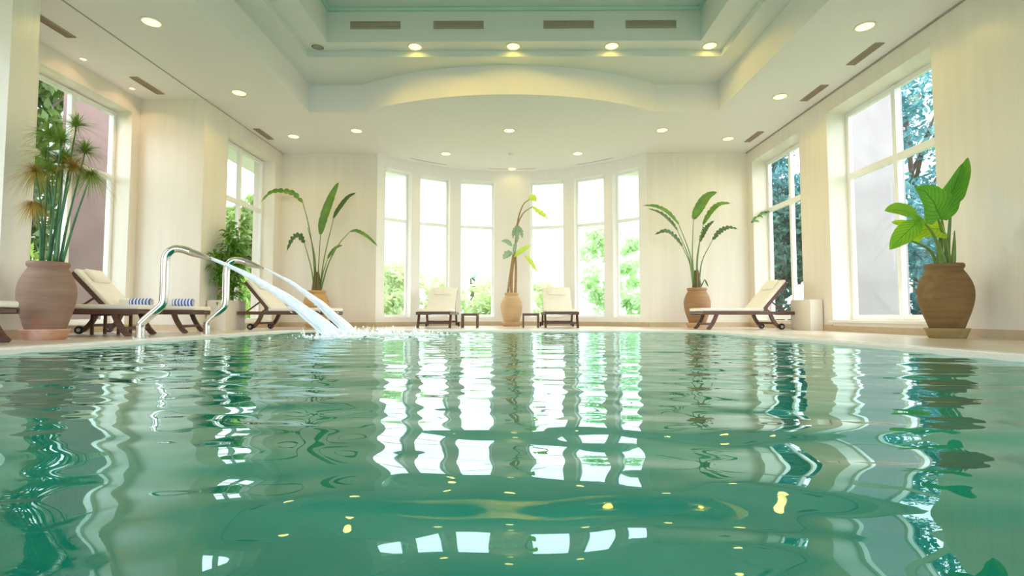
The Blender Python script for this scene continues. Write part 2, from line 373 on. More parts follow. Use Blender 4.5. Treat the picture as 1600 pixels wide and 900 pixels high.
# floor with the pool cut out ---------------------------------------------------
def pool_loop(off, z, n=10):
    r = .75; x0, x1, y0, y1 = PX0 - off, PX1 + off, PY0 - off, PY1 + off; rr = r + off; out = []
    for cx, cy, a0 in ((x1 - rr, y1 - rr, 0), (x0 + rr, y1 - rr, 90), (x0 + rr, y0 + rr, 180), (x1 - rr, y0 + rr, 270)):
        for k in range(n + 1):
            a = math.radians(a0 + 90 * k / n); out.append(Vector((cx + rr * math.cos(a), cy + rr * math.sin(a), z)))
    return out
def ring_faces(g, A, B, sm=False):
    n = len(A); o = g.add(A + B, [], sm)
    for k in range(n): g.f.append((o + k, o + (k + 1) % n, o + n + (k + 1) % n, o + n + k)); g.sm.append(sm)
import bmesh
def make_floor():
    bm = bmesh.new(); inner = [bm.verts.new(p) for p in pool_loop(.22, 0)]
    outer = [bm.verts.new(p) for p in ((6.0, YB - .3, 0), (6.0, 13.7, 0), (-7.0, 13.7, 0), (-7.0, YB - .3, 0))]
    ed = [bm.edges.new((inner[i], inner[(i + 1) % len(inner)])) for i in range(len(inner))]
    ed += [bm.edges.new((outer[i], outer[(i + 1) % 4])) for i in range(4)]
    bmesh.ops.triangle_fill(bm, edges=ed, use_beauty=True)
    for f in bm.faces:
        if f.normal.z < 0: f.normal_flip()
    me = bpy.data.meshes.new('floor'); bm.to_mesh(me); bm.free(); me.materials.append(M['deck'])
    o = bpy.data.objects.new('floor', me); COL.objects.link(o)
    return tag(o, 'cream stone deck around the indoor pool', 'floor', kind='structure')
make_floor()
g = G()
ring_faces(g, pool_loop(.22, .0), pool_loop(.20, .014)); ring_faces(g, pool_loop(.20, .014), pool_loop(.085, .012)); ring_faces(g, pool_loop(.085, .012), pool_loop(.08, -.02))
ring_faces(g, pool_loop(.02, -.02), pool_loop(.015, .004)); ring_faces(g, pool_loop(.015, .004), pool_loop(0, .0)); ring_faces(g, pool_loop(0, 0), pool_loop(0, -.14))
ring_faces(g, pool_loop(.08, -.02), pool_loop(.02, -.02))
struct(g, 'trim_1', M['rim'], 'white stone rim running round the pool edge', 'pool rim')
g = G()
for y in np.arange(.6, 8.2, .045):
    for x0 in (PX1 + .016, PX0 - .08): g.box(x0, x0 + .064, y, y + .026, -.016, .006)
struct(g, 'trim_2', M['grate'], 'slatted overflow grating along the pool rim', 'grating')
g = G()
ring_faces(g, pool_loop(.0, -.10), pool_loop(-.02, -1.4))
g.add(pool_loop(-.02, -1.4), [tuple(range(44))])
struct(g, 'pool_basin', M['basin'], 'teal tiled pool basin under the water', 'pool')

# walls -------------------------------------------------------------------------
SK = []               # skirting runs, each a (x0, x1, y0, y1)
# right wall: solid near the camera, two tall window openings beyond
TH = .44
R_OPEN = [(6.49, 8.72), (9.58, 11.5)]
g = G(); y = YB
for a, b in R_OPEN:
    g.box(XR, XR + TH, y, a, 0, ZC); g.box(XR, XR + TH, a, b, WT, ZC); g.box(XR, XR + TH, a, b, 0, .16); y = b
g.box(XR, XR + TH, y, YF + .3, 0, ZC)
struct(g, 'wall_right', M['wall'], 'right plaster wall with two tall window recesses')
g = G(); y = YB
for a, b in R_OPEN + [(YF, YF)]: g.box(XR - .015, XR, y, a if a != YF else YF, 0, .105); y = b
for a, b in R_OPEN: g.box(XR - .012, XR, a, b, 0, .09)
struct(g, 'baseboard_right', M['base'], 'tan stone skirting along the right wall', 'skirting')
# left wall: pillar, alcove with window, return wall, second window
g = G()
g.box(XL - .48, XL, 9.5, 11.4, WT, ZC); g.box(XL - .48, XL, 9.5, 11.4, 0, .12)
g.box(ALC - .40, XL, 8.76, 9.5, 0, ZC); g.box(XL - .48, XL, 11.4, YF + .3, 0, ZC)
A_OPEN = [(2.9, 4.9), (6.86, 8.58)]
for y0, y1 in ((YB, 2.9), (4.9, 6.86), (8.58, 8.76)): g.box(ALC - .40, ALC, y0, y1, 0, ZC)
for a, b in A_OPEN: g.box(ALC - .40, ALC, a, b, WT, ZC); g.box(ALC - .40, ALC, a, b, 0, .12)
g.box(ALC, XL, 5.33, 5.645, 0, ZC)
struct(g, 'wall_left', M['wall'], 'left plaster wall with pillar, alcove and window recesses')
g = G()
g.box(ALC, XL, 8.745, 8.76, 0, .105); g.box(XL, XL + .015, 8.76, YF, 0, .105); g.box(ALC, ALC + .015, 5.645, 8.76, 0, .105); g.box(XL, XL + .013, 5.33, 5.645, 0, .105)
struct(g, 'baseboard_left', M['base'], 'tan stone skirting along the left wall', 'skirting')
# far wall either side of the bow
EA = math.radians(52.7); ex = BR * math.sin(EA)
g = G()
g.box(XL, BX - ex, YF, YF + .3, 0, ZC); g.box(BX + ex, XR, YF, YF + .3, 0, ZC)
struct(g, 'wall_far', M['wall'], 'far plaster wall on both sides of the bow window')
def bow(a, r, z): return Vector((BX + r * math.sin(a), BY + r * math.cos(a), z))
def arc_block(g, a0, a1, r0, r1, z0, z1, step=math.radians(2)):
    n = max(1, round((a1 - a0) / step)); A = [a0 + (a1 - a0) * k / n for k in range(n + 1)]
    vs = []
    for a in A: vs += [bow(a, r0, z0), bow(a, r1, z0), bow(a, r1, z1), bow(a, r0, z1)]
    fs = [(4 * k + i, 4 * k + 4 + i, 4 * k + 4 + (i + 1) % 4, 4 * k + (i + 1) % 4) for k in range(n) for i in range(4)]
    fs += [(0, 1, 2, 3), (4 * n + 3, 4 * n + 2, 4 * n + 1, 4 * n)]
    g.add(vs, fs)
OP = [(6.9, 19.5), (23.8, 35.3), (38.8, 49.3)]
opens = sorted([(-b, -a) for a, b in OP] + OP)
g = G(); prev = -52.7
for a, b in opens:
    arc_block(g, math.radians(prev), math.radians(a), BR, BR + .32, 0, ZC)
    arc_block(g, math.radians(a), math.radians(b), BR, BR + .32, WT + .02, ZC); arc_block(g, math.radians(a), math.radians(b), BR, BR + .32, 0, .22); prev = b
arc_block(g, math.radians(prev), EA, BR, BR + .32, 0, ZC)
M['bow'] = mat('white_bow_plaster', (.92, .89, .86), (.90, .865, .835), scale=1.3, stretch=(5, 5, .5), rough=.4, spec=.3)
struct(g, 'wall_bow', M['bow'], 'white curved wall of the bow window with six tall openings')
g = G(); arc_block(g, -EA, EA, BR - .015, BR, 0, .105); g.box(XL, BX - ex, YF - .015, YF, 0, .105); g.box(BX + ex, XR, YF - .015, YF, 0, .105)
struct(g, 'baseboard_far', M['base'], 'tan stone skirting along the far wall and the bow', 'skirting')
# wall behind the camera, its broad unseen openings added for fill light
g = G()
g.box(ALC - .4, XR + TH, YB - .3, YB, 0, .3); g.box(ALC - .4, XR + TH, YB - .3, YB, 3.4, ZC)
for x0, x1 in ((ALC - .4, -5), (-.2, .2), (5, XR + TH)): g.box(x0, x1, YB - .3, YB, .3, 3.4)
struct(g, 'wall_back', M['wall'], 'rear plaster wall with two broad openings added for fill light behind the camera')

# ceiling -----------------------------------------------------------------------
TX0, TX1, TY0, TY1 = -3.83, 3.77, -1.6, 9.32
g = G()
g.box(ALC - .4, TX0, YB - .3, TY1, ZC, 4.56); g.box(TX1, XR + TH, YB - .3, TY1, ZC, 4.56)
g.box(TX0, TX1, YB - .3, TY0, ZC, 4.56); g.box(ALC - .4, XR + TH, TY1, 13.75, ZC, 4.56)
struct(g, 'ceiling', M['ceil'], 'flat white ceiling round the raised tray', 'ceiling')
# bowed soffit reaching into the tray
cx, hw, sg = -.13, 2.72, .75; rr = (hw * hw + sg * sg) / (2 * sg); g = G(); vs = []
n = 48
for z in (ZC, 4.56):
    for k in range(n + 1):
        x = -hw + 2 * hw * k / n; vs.append((cx + x, TY1 - (math.sqrt(rr * rr - x * x) - (rr - sg)), z))
fs = [(k, k + 1, n + 2 + k, n + 1 + k) for k in range(n)] + [tuple(range(n, -1, -1)), tuple(range(n + 1, 2 * n + 2))]
g.add(vs, fs)
struct(g, 'trim_3', M['ceil'], 'bowed white soffit curving out into the ceiling tray', 'soffit')
def frame_slab(g, o, i, z0, z1):
    (a, b, c, d), (e, f, h, k) = o, i
    g.box(a, e, c, d, z0, z1); g.box(f, b, c, d, z0, z1); g.box(e, f, c, h, z0, z1); g.box(e, f, k, d, z0, z1)
g = G()
frame_slab(g, (TX0 - .1, TX1 + .1, TY0 - .1, TY1 + .1), (-3.45, 3.42, -.9, 8.29), 4.556, 4.66)
frame_slab(g, (-3.6, 3.6, -1.1, 8.5), (-3.03, 2.98, -.5, 8.0), 4.66, 5.16)
frame_slab(g, (-3.2, 3.2, -.7, 8.2), (-2.80, 2.76, -.2, 7.72), 5.22, 5.42)
g.box(-3.2, 3.2, -.7, 8.2, 5.42, 5.5)
frame_slab(g, (-3.6, 3.6, -1.1, 8.5), (-3.06, 3.01, -.55, 8.03), 5.15, 5.5)
struct(g, 'ceiling_tray', M['tray'], 'stepped greyish white tray raised in the middle of the ceiling', 'ceiling')
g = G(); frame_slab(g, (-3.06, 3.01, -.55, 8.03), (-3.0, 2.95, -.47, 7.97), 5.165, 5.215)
M['cove'] = mat('aqua_pool_light_tint', (.58, .82, .77), (.55, .78, .73), scale=2, rough=.5)  # aqua light thrown up by the pool, put into the strip's colour
struct(g, 'trim_7', M['cove'], 'thin cove strip coloured as aqua light off the pool, top of the ceiling tray', 'cove')
# shadow gap where the alcove ceiling starts
g = G(); g.box(XL - .012, XL + .012, YB, YF, ZC - .006, ZC + .002)
struct(g, 'trim_4', M['trimline'], 'thin dark joint line in the ceiling along the left wall', 'joint')
g = G(); g.box(XR - .02, XR + .002, YB, YF, ZC - .02, ZC + .002)
struct(g, 'trim_5', M['trimline'], 'thin shadow joint where the right wall meets the ceiling', 'joint')

# windows -----------------------------------------------------------------------
WN = [0]
def window(origin, ux, width, z0, z1, transom, mullion, label, fw=.055, dep=.06):
    """frame in the plane through origin, running along ux; z upward"""
    WN[0] += 1
    root = empty('window_%d' % WN[0], origin, math.atan2(ux[1], ux[0])); tag(root, label, 'window', kind='structure')
    f = G(); h = dep / 2
    f.box(0, fw, -h, h, z0, z1); f.box(width - fw, width, -h, h, z0, z1)
    f.box(fw, width - fw, -h, h, z0, z0 + fw * 1.3); f.box(fw, width - fw, -h, h, z1 - fw, z1)
    f.box(fw, width - fw, -h - .004, h + .004, transom - fw * .75, transom + fw * .75)
    if mullion: f.box(width / 2 - fw * .55, width / 2 + fw * .55, -h - .008, h + .008, z0, z1)
    fo = f.build('window_frame', M['frame'], root); fo['kind'] = 'structure'
    xs = [fw, width - fw] if not mullion else [fw, width / 2 - fw * .55, width / 2 + fw * .55, width - fw]
    for i in range(0, len(xs), 2):
        for a, b in ((z0 + fw * 1.3, transom - fw * .6), (transom + fw * .6, z1 - fw)):
            p = G(); p.add([(xs[i], 0, a), (xs[i + 1], 0, a), (xs[i + 1], 0, b), (xs[i], 0, b)], [(0, 1, 2, 3)])
            po = p.build('window_pane', M['glass'], root); po['kind'] = 'structure'
    return root
PORT = []
def portal(c, w, h, rx, rz):
    PORT.append((c, w, h, rx, rz))
for i, (a, b) in enumerate(R_OPEN):
    window((XR + .36, a, 0), (0, 1), b - a, .18, WT - .02, 2.63, True, ('tall right window nearest the camera, behind the elephant ear plant', 'narrower looking right window beyond the pillar, above the lounger')[i], fw=.07)
    portal((XR + .42, (a + b) / 2, 1.95), b - a, 3.5, 'R', 0)
for i, (a, b) in enumerate(A_OPEN):
    window((ALC - .30, a, 0), (0, 1), b - a, .12, WT - .02, 2.60, True, ('left window nearest the camera in its own alcove', 'left alcove window behind the papyrus plant')[i], fw=.06)
    portal((ALC - .36, (a + b) / 2, 1.95), b - a, 3.5, 'L', 0)
window((XL - .30, 9.5, 0), (0, 1), 1.9, .12, WT - .02, 2.60, True, 'left window beyond the return wall, above the bamboo planter', fw=.06)
portal((XL - .36, 10.45, 1.95), 1.9, 3.5, 'L', 0)
ords = ['first', 'second', 'third', 'fourth', 'fifth', 'sixth']
for i, (a, b) in enumerate(opens):
    A, B = bow(math.radians(a), BR + .22, 0), bow(math.radians(b), BR + .22, 0); d = B - A
    window((A.x, A.y, 0), (d.x, d.y), d.length, .22, WT + .02, 2.58, False, '%s window of the bow counted from the left' % ords[i], fw=.05)
    m_ = (A + B) / 2; am = math.radians((a + b) / 2)
    portal((m_.x + .07 * math.sin(am), m_.y + .07 * math.cos(am), 1.98), d.length, 3.5, 'B', am)
for x0, x1 in ((-5, -.2), (.2, 5)): portal(((x0 + x1) / 2, YB - .15, 1.85), x1 - x0, 3.1, 'N', 0)
# sill of the near right window
g = G(); g.box(XR - .05, XR + .34, 6.45, 8.76, .145, .185)
struct(g, 'trim_6', M['rim'], 'pale sill ledge under the near right window', 'sill')

# ------------------------------------------------------------------ water
def make_water():
    x0, x1, y0, y1 = PX0 - .03, PX1 + .03, PY0 - .03, PY1 + .03
    nx = 330; ys = np.concatenate([np.linspace(y0, 0, 60)[:-1], np.arange(0, 3, .014), np.arange(3, y1, .021), [y1]]); xs = np.linspace(x0, x1, nx)
    X, Y = np.meshgrid(xs, ys); Z = np.zeros_like(X); rs = np.random.RandomState(5)
    def waves(n, l0, l1, slope, spread, env):
        nonlocal Z
        acc = np.zeros_like(X)
        for _ in range(n):
            lam = np.exp(rs.uniform(np.log(l0), np.log(l1))); k = 2 * PI / lam; th = PI / 2 + rs.normal(0, spread); ph = rs.uniform(0, 2 * PI)
            acc += slope / k / math.sqrt(n / 2) * np.sin(k * (X * math.cos(th) + Y * math.sin(th)) + ph)
        Z += acc * env
    def sst(a, b, v):
        t = np.clip((v - a) / (b - a), 0, 1); return t * t * (3 - 2 * t)
    far = sst(1.0, 5.0, Y)
    waves(7, .34, .75, .036, .22, 1.0 - .45 * far)      # long slow swell near the camera
    waves(12, .15, .34, .026, .38, 1.0)
    waves(16, .07, .17, .026, .5, .5 + .5 * far)
    d = np.sqrt((X + 2.2) ** 2 + (Y - 7.2) ** 2)
    chop = np.exp(-(d / 1.6) ** 2) + .55 * sst(5.2, 7.5, Y)
    waves(26, .10, .30, .085, 1.4, chop)
    Z += .010 * np.cos(d * 2 * PI / .28) * np.exp(-d / .7)
    # pieces that reach the rim stay level with it
    n_r, n_c = X.shape
    co = np.stack([X, Y, Z + WZ], -1).reshape(-1, 3)
    idx = np.arange(n_r * n_c).reshape(n_r, n_c)
    q = np.stack([idx[:-1, :-1], idx[:-1, 1:], idx[1:, 1:], idx[1:, :-1]], -1).reshape(-1, 4)
    me = bpy.data.meshes.new('pool_water'); me.vertices.add(len(co)); me.vertices.foreach_set('co', co.ravel())
    me.loops.add(q.size); me.loops.foreach_set('vertex_index', q.ravel().astype(np.int32))
    me.polygons.add(len(q)); me.polygons.foreach_set('loop_start', (np.arange(len(q)) * 4).astype(np.int32)); me.polygons.foreach_set('loop_total', np.full(len(q), 4, np.int32))
    me.polygons.foreach_set('use_smooth', np.ones(len(q), bool)); me.update(calc_edges=True); me.validate()
    me.materials.append(M['water'])
    o = bpy.data.objects.new('pool_water', me); COL.objects.link(o)
    tag(o, 'rippled teal green water filling the indoor pool', 'water', kind='stuff')
make_water()

# ------------------------------------------------------------------ sun loungers
def make_lounger():
    root = empty('sun_lounger'); W, L, HX = .34, 1.68, 1.12; W_ = M['wood']
    g = G()
    for s in (-1, 1): g.box(.0, L, s * W - .02, s * W + .02, .275, .335)
    for x in (.02, .42, .82, 1.12, L - .02): g.box(x - .02, x + .02, -W, W, .285, .325)
    for k in range(12): g.box(.08 + k * .087, .13 + k * .087, -W, W, .325, .338)
    g.build('frame', W_, root)
    for s in (-1, 1):
        l = G(); l.ribbon(smooth([(.26, s * W, .29), (.215, s * W, .18), (.15, s * W, .07), (.085, s * W, 0)], 8), .045, .06); l.build('leg', W_, root)
    for s in (-1, 1):
        l = G(); l.ribbon(smooth([(1.24, s * W, .29), (1.28, s * W, .19), (1.34, s * W, .10), (1.40, s * W, .05)], 6), .045, .06); l.build('leg', W_, root)
    for x, z in ((.165, .10), (1.33, .12)):
        c = G(); c.box(x - .015, x + .015, -W, W, z - .02, z + .02); c.build('crossbar', W_, root)
    for s in (-1, 1):
        w = G(); n = 18; vs = []
        ring = [(.052, -.018), (.058, -.01), (.058, .01), (.052, .018)]
        for r, yy in ring: vs += [(1.42 + r * math.cos(2 * PI * k / n), s * (W + .045) + yy, .058 + r * math.sin(2 * PI * k / n)) for k in range(n)]
        fs = [(i * n + k, i * n + (k + 1) % n, (i + 1) * n + (k + 1) % n, (i + 1) * n + k) for i in range(3) for k in range(n)] + [tuple(range(n)), tuple(range(4 * n - 1, 3 * n - 1, -1))]
        w.add(vs, fs, True); wo = w.build('wheel', M['rubber'], root)
        h = G(); h.add([(1.42 + .026 * math.cos(2 * PI * k / n), s * (W + .045) + q * .022, .058 + .026 * math.sin(2 * PI * k / n)) for q in (-1, 1) for k in range(n)],
                       [(k, (k + 1) % n, n + (k + 1) % n, n + k) for k in range(n)] + [tuple(range(n)), tuple(range(2 * n - 1, n - 1, -1))], True); h.build('hub', M['hub'], wo)
    an = math.radians(49); BL = .69
    mt = Matrix.Translation((HX, 0, .345)) @ Matrix.Rotation(-an, 4, 'Y')
    b = G()
    for s in (-1, 1): b.box(0, BL, s * (W - .03) - .02, s * (W - .03) + .02, -.025, .025, mt)
    for k in range(9): b.box(.03 + k * .078, .08 + k * .078, -W + .03, W - .03, .01, .024, mt)
    b.box(BL - .04, BL, -W + .03, W - .03, -.02, .02, mt)
    b.build('backrest', W_, root)
    for s in (-1, 1):
        for f, xb in ((.36, 1.56), (.2, 1.32)):
            t = G(); p = mt @ Vector((BL * f, s * (W - .07), -.02)); t.bar(p, (xb if f > .3 else 1.19, s * (W - .05), .32), .022, .028, (0, 1, 0)); t.build('strut', W_, root)
    c = G(); p0 = mt @ Vector((BL * .36, -W + .05, -.03)); p1 = mt @ Vector((BL * .36, W - .05, -.03)); c.bar(p0, p1, .03, .03); c.build('crossbar', W_, root)
    m = G(); m.rbox(-.015, HX + .02, -W + .005, W - .005, .338, .398, .02); m.rbox(-.01, BL + .015, -W + .01, W - .01, .026, .082, .02, mt)
    mo = m.build('mattress', M['cushion'], root)
    p = G(); p.rbox(BL - .24, BL - .01, -.21, .21, .075, .135, .028, mt); p.build('pillow', M['pillow'], mo)
    return root
GRP = 'sun loungers round the pool'
proto = make_lounger()
SPOTS = [((3.45, 9.80, 0), 0.0, 'wooden sun lounger with cream mattress beside the right white box'),
         ((-3.37, 9.64, 0), PI, 'wooden sun lounger in the far left corner, behind the water jets'),
         ((-4.82, 7.86, 0), PI + math.radians(13), 'wooden sun lounger with raised back and blue striped towel, behind the steel spouts'),
         ((-4.80, 6.72, 0), PI + math.radians(13), 'wooden sun lounger just behind the papyrus pot, its foot at the first spout'),
         ((-4.80, 4.62, 0), PI + math.radians(6), 'sun lounger cut by the left edge, only its white foot end showing'),
         ((-1.72, 10.72, 0), PI / 2, 'cream sun lounger facing the pool in the bow, left of the central urn'),
         ((.98, 10.72, 0), PI / 2, 'cream sun lounger facing the pool in the bow, right of the central urn')]
for i, (loc, rz, lab) in enumerate(SPOTS):
    o = proto if i == 0 else copy_tree(proto)
    o.location = loc; o.rotation_euler = (0, 0, rz); tag(o, lab, 'sun lounger', GRP)

# rolled towels
def make_towel(loc, rz, lab):
    root = empty('rolled_towel', loc, rz); tag(root, lab, 'towel', 'rolled towels on the loungers')
    g = G(); n = 22; R = .062
    prof = [(0, .0), (.0, .8), (.02, .97), (.05, 1), (.36, 1), (.39, .95), (.40, .75), (.40, 0)]
    vs = []
    for x, r in prof[1:-1]:
        for k in range(n):
            a = 2 * PI * k / n; vs.append((x - .2, R * r * math.cos(a) * 1.12, R * .95 + R * r * math.sin(a) * .95))
    m = len(prof) - 2
    fs = [(i * n + k, i * n + (k + 1) % n, (i + 1) * n + (k + 1) % n, (i + 1) * n + k) for i in range(m - 1) for k in range(n)] + [tuple(range(n)), tuple(range(m * n - 1, (m - 1) * n - 1, -1))]
    g.add(vs, fs, True); g.build('towel_roll', M['towel'], root)
    s = G(); pts = []
    for k in range(40):
        a = k / 40 * 5 * PI; r = R * .95 * (1 - k / 44); pts.append((-.205, r * math.cos(a) * 1.12, R * .95 + r * math.sin(a) * .95))
    s.tube(pts, .006, 6); s.build('rolled_end', M['towel_plain'], root)
make_towel((-5.60, 7.55, .399), math.radians(12), 'rolled blue striped towel close to the raised back, left one')
make_towel((-5.11, 7.76, .398), math.radians(12), 'rolled blue striped towel near the lounger foot, between the two spouts')

# side tables
def make_table():
    root = empty('side_table'); g = G()
    for k in range(5): g.box(-.178, .178, -.178 + k * .0716, -.178 + k * .0716 + .067, .285, .305)
    g.build('table_top', M['wood'], root)
    a = G()
    for s in (-1, 1): a.box(-.16, .16, s * .16 - .01, s * .16 + .01, .255, .285); a.box(s * .16 - .01, s * .16 + .01, -.16, .16, .255, .285)
    a.build('apron', M['wood'], root)
    for sx in (-1, 1):
        for sy in (-1, 1): l = G(); l.box(sx * .158 - .016, sx * .158 + .016, sy * .158 - .016, sy * .158 + .016, 0, .285); l.build('leg', M['wood'], root)
    return root
tb = make_table()
for i, (loc, rz, lab) in enumerate([((-.965, 10.95, 0), 0, 'small dark wooden side table left of the central urn'), ((.33, 10.95, 0), 0, 'small dark wooden side table right of the central urn'),
                                    ((-5.607, 7.10, 0), math.radians(13), 'small dark wooden side table between the two left loungers')]):
    o = tb if i == 0 else copy_tree(tb)
    o.location = loc; o.rotation_euler = (0, 0, rz); tag(o, lab, 'side table', 'side tables by the loungers')

# ------------------------------------------------------------------ clay pots and plants
def pot_mesh(R, H, rim, foot, z0, shoulder=.62):
    """hand thrown urn: narrow foot, swelling shoulder, short neck with a rolled lip"""
    pr = [(foot * .96, 0), (foot, .015)]
    for k in range(1, 15):
        t = k / 14; zz = t * .9
        if t < shoulder: q = t / shoulder; r = foot + (R - foot) * math.sin(q * PI / 2) ** 1.25
        else: q = (t - shoulder) / (1 - shoulder); r = rim * .97 + (R - rim * .97) * math.cos(q * PI / 2) ** .9
        pr.append((r, zz * H))
    pr += [(rim * .95, .915 * H), (rim * 1.02, .935 * H), (rim * 1.05, .96 * H), (rim * 1.04, .985 * H), (rim, H), (rim * .93, H), (rim * .88, .97 * H), (rim * .86, .90 * H), (rim * .86, .87 * H)]
    g = G(); g.lathe([(r, z + z0) for r, z in pr], 48)
    return g
def saucer(loc, R, h, m, lab):
    g = G(); g.lathe([(R * .76, 0), (R * .80, .004), (R * .97, h * .86), (R, h * .92), (R, h), (R * .95, h), (R * .90, h * .86), (R * .84, h * .79), (.01, h * .79)], 44)
    o = g.build('saucer', m); o.location = loc; tag(o, lab, 'saucer', 'clay saucers under the potted plants'); return h * .8
def potted(name, loc, R, H, rim, foot, m, lab, cat, zs):
    root = empty(name, (loc[0], loc[1], zs)); tag(root, lab, cat, 'potted plants round the pool')
    pot_mesh(R, H, rim, foot, 0).build('pot', m, root)
    s = G(); s.lathe([(rim * .85, H * .88), (rim * .6, H * .905), (.02, H * .91)], 24); s.build('soil', M['soil'], root)
    return root
def blade(t): return (math.sin(min(1, t * 1.02 + .03) * PI) ** .55) * (1 - .25 * t) if 0 <= t <= 1 else 0
def lance(t): return max(0.0, math.sin(PI * min(1, t * .97 + .03)) ** .8)
def heart(t):
    if t < .22: return .58 + .42 * math.sin(t / .22 * PI / 2)
    return max(0.0, (1 - t) / .78) ** .72

# -- bird of paradise plants.  Each frond: petiole points then blade points, local metres (x right, y away, z up from the soil)
def strelitzia(root, H, fronds, rnd, trunk=(.09, .42)):
    t = G()
    for k in range(7):
        a = 2 * PI * k / 7; r0, hgt = trunk
        t.tube(smooth([(r0 * .75 * math.cos(a), r0 * .75 * math.sin(a), H * .88), (r0 * .6 * math.cos(a), r0 * .6 * math.sin(a), H * .88 + hgt * .5), (r0 * .35 * math.cos(a), r0 * .35 * math.sin(a), H * .88 + hgt)], 6), [.036, .036, .034, .031, .027, .022, .015], 8)
    t.build('trunk', M['stem_dark'], root)
    for pet, bl, wd, rg, mk, up in fronds:
        s = G(); n = 14; pp = smooth(pet, n); s.tube(pp, [.017 - .010 * i / n for i in range(n + 1)], 7)
        so = s.build('stalk', M['stem'], root)
        if bl:
            l = G(); l.leaf([pet[-1]] + bl, wd, blade, .35, up, 26, rg, rnd); l.build('leaf', M[mk], so)
K = 1 / 71.4
def pl(cx, y0, px, py, dy=0.0, k=K): return ((px - cx) * k, dy, (y0 - py) * k)
def fr(cx, y0, zb, pet, bl, k, dp, db):
    f = lambda q, d: (q[0] * 1.0, d, q[2] + zb)
    P = [f(pl(cx, y0, *p, k=k), dp * i / max(1, len(pet) - 1)) for i, p in enumerate(pet)]
    B = [f(pl(cx, y0, *p, k=k), dp + db * (i + 1) / len(bl)) for i, p in enumerate(bl)]
    return P, B
rnd = random.Random(3)
zs = saucer((-4.36, 11.2, 0), .24, .09, M['saucer_peach'], 'peach clay saucer under the far left potted plant')
rt = potted('potted_bird_of_paradise', (-4.36, 11.2), .28, .735, .19, .18, M['clay_orange'], 'tall bird of paradise plant in a round orange clay pot, far left', 'potted plant', zs)
ZT = .755
data = [([(494, 452), (492, 400), (484, 350), (475, 315)], [(462, 303), (446, 300), (430, 304), (416, 322)], .085, .75, 'leaf_strel', (0, -1, .55), -.1, -.25),
        ([(499, 452), (501, 410), (504, 366)], [(508, 340), (519, 305), (530, 278)], .105, .12, 'leaf_strel', (.15, -1, .1), -.1, .1),
        ([(502, 452), (507, 400), (519, 338)], [(527, 322), (540, 303), (553, 294)], .075, .12, 'leaf_dark', (-.3, -1, .3), .1, .12),
        ([(504, 452), (515, 412), (532, 380), (549, 361)], [(562, 361), (580, 371), (599, 388)], .05, .25, 'leaf_strel', (0, -1, .5), -.05, -.2),
        ([(504, 452), (507, 430), (516, 404)], [(522, 398), (532, 388), (544, 384)], .06, .2, 'leaf_strel', (-.2, -1, .4), -.1, -.15),
        ([(493, 452), (491, 420), (482, 380)], [(476, 370), (468, 376), (461, 397)], .085, .7, 'leaf_dark', (-.1, -1, .4), -.2, -.2),
        ([(496, 452), (493, 400), (481, 354)], [], .05, 0, 'leaf_dark', (0, -.4, 1), 0, 0)]
fl = []
for pet, bl, wd, rg, mk, up, dp, db in data:
    if bl: P, B = fr(497, 452, ZT, pet, bl, K, dp, db)
    else: P, B = [(q[0], dp, q[2] + ZT) for q in (pl(497, 452, *p) for p in pet)], []
    fl.append((P, B, wd, rg, mk, up))
strelitzia(rt, .735, fl, rnd, (.10, .50))
zs = saucer((3.97, 11.2, 0), .25, .10, M['saucer_peach'], 'peach clay saucer under the far right potted plant')
rt = potted('potted_bird_of_paradise', (3.97, 11.2), .28, .78, .20, .175, M['clay_brown'], 'bird of paradise plant with ragged leaves in a brown urn, far right', 'potted plant', zs)
data = [([(1085, 450), (1078, 400), (1060, 352)], [(1042, 335), (1022, 326), (998, 325)], .07, .35, 'leaf_strel', (0, -1, .6), -.1, -.2),
        ([(1084, 450), (1075, 405), (1055, 362)], [(1043, 350), (1026, 338), (1003, 331)], .06, .45, 'leaf_dark', (0, -1, .6), -.2, -.25),
        ([(1083, 450), (1075, 415), (1060, 388)], [(1045, 373), (1030, 367), (1011, 374)], .075, .8, 'leaf_dark', (0, -1, .6), -.3, -.25),
        ([(1086, 450), (1082, 400), (1084, 343)], [(1092, 327), (1104, 309), (1121, 301)], .12, .1, 'leaf_strel', (-.3, -1, .2), -.05, -.1),
        ([(1088, 450), (1089, 400), (1098, 352)], [(1110, 332), (1122, 322), (1139, 321)], .085, .3, 'leaf_strel', (-.5, -.7, .5), -.1, -.15),
        ([(1090, 450), (1091, 410), (1096, 378)], [(1104, 362), (1111, 352), (1124, 341)], .075, .6, 'leaf_dark', (-.5, -.7, .4), .05, .1),
        ([(1092, 450), (1096, 410), (1112, 376)], [(1122, 364), (1135, 358), (1151, 361)], .07, .85, 'leaf_dark', (0, -1, .5), -.1, -.1),
        ([(1083, 450), (1080, 440)], [(1077, 436), (1073, 433)], .03, 0, 'leaf_strel', (0, -.4, 1), -.2, -.05),
        ([(1094, 450), (1097, 438)], [(1099, 445), (1101, 450)], .03, 0, 'leaf_dark', (0, -.4, 1), -.15, -.05)]
fl = []
for pet, bl, wd, rg, mk, up, dp, db in data:
    P, B = fr(1088.5, 450, .79, pet, bl, K, dp, db); fl.append((P, B, wd, rg, mk, up))
strelitzia(rt, .78, fl, rnd, (.095, .48))

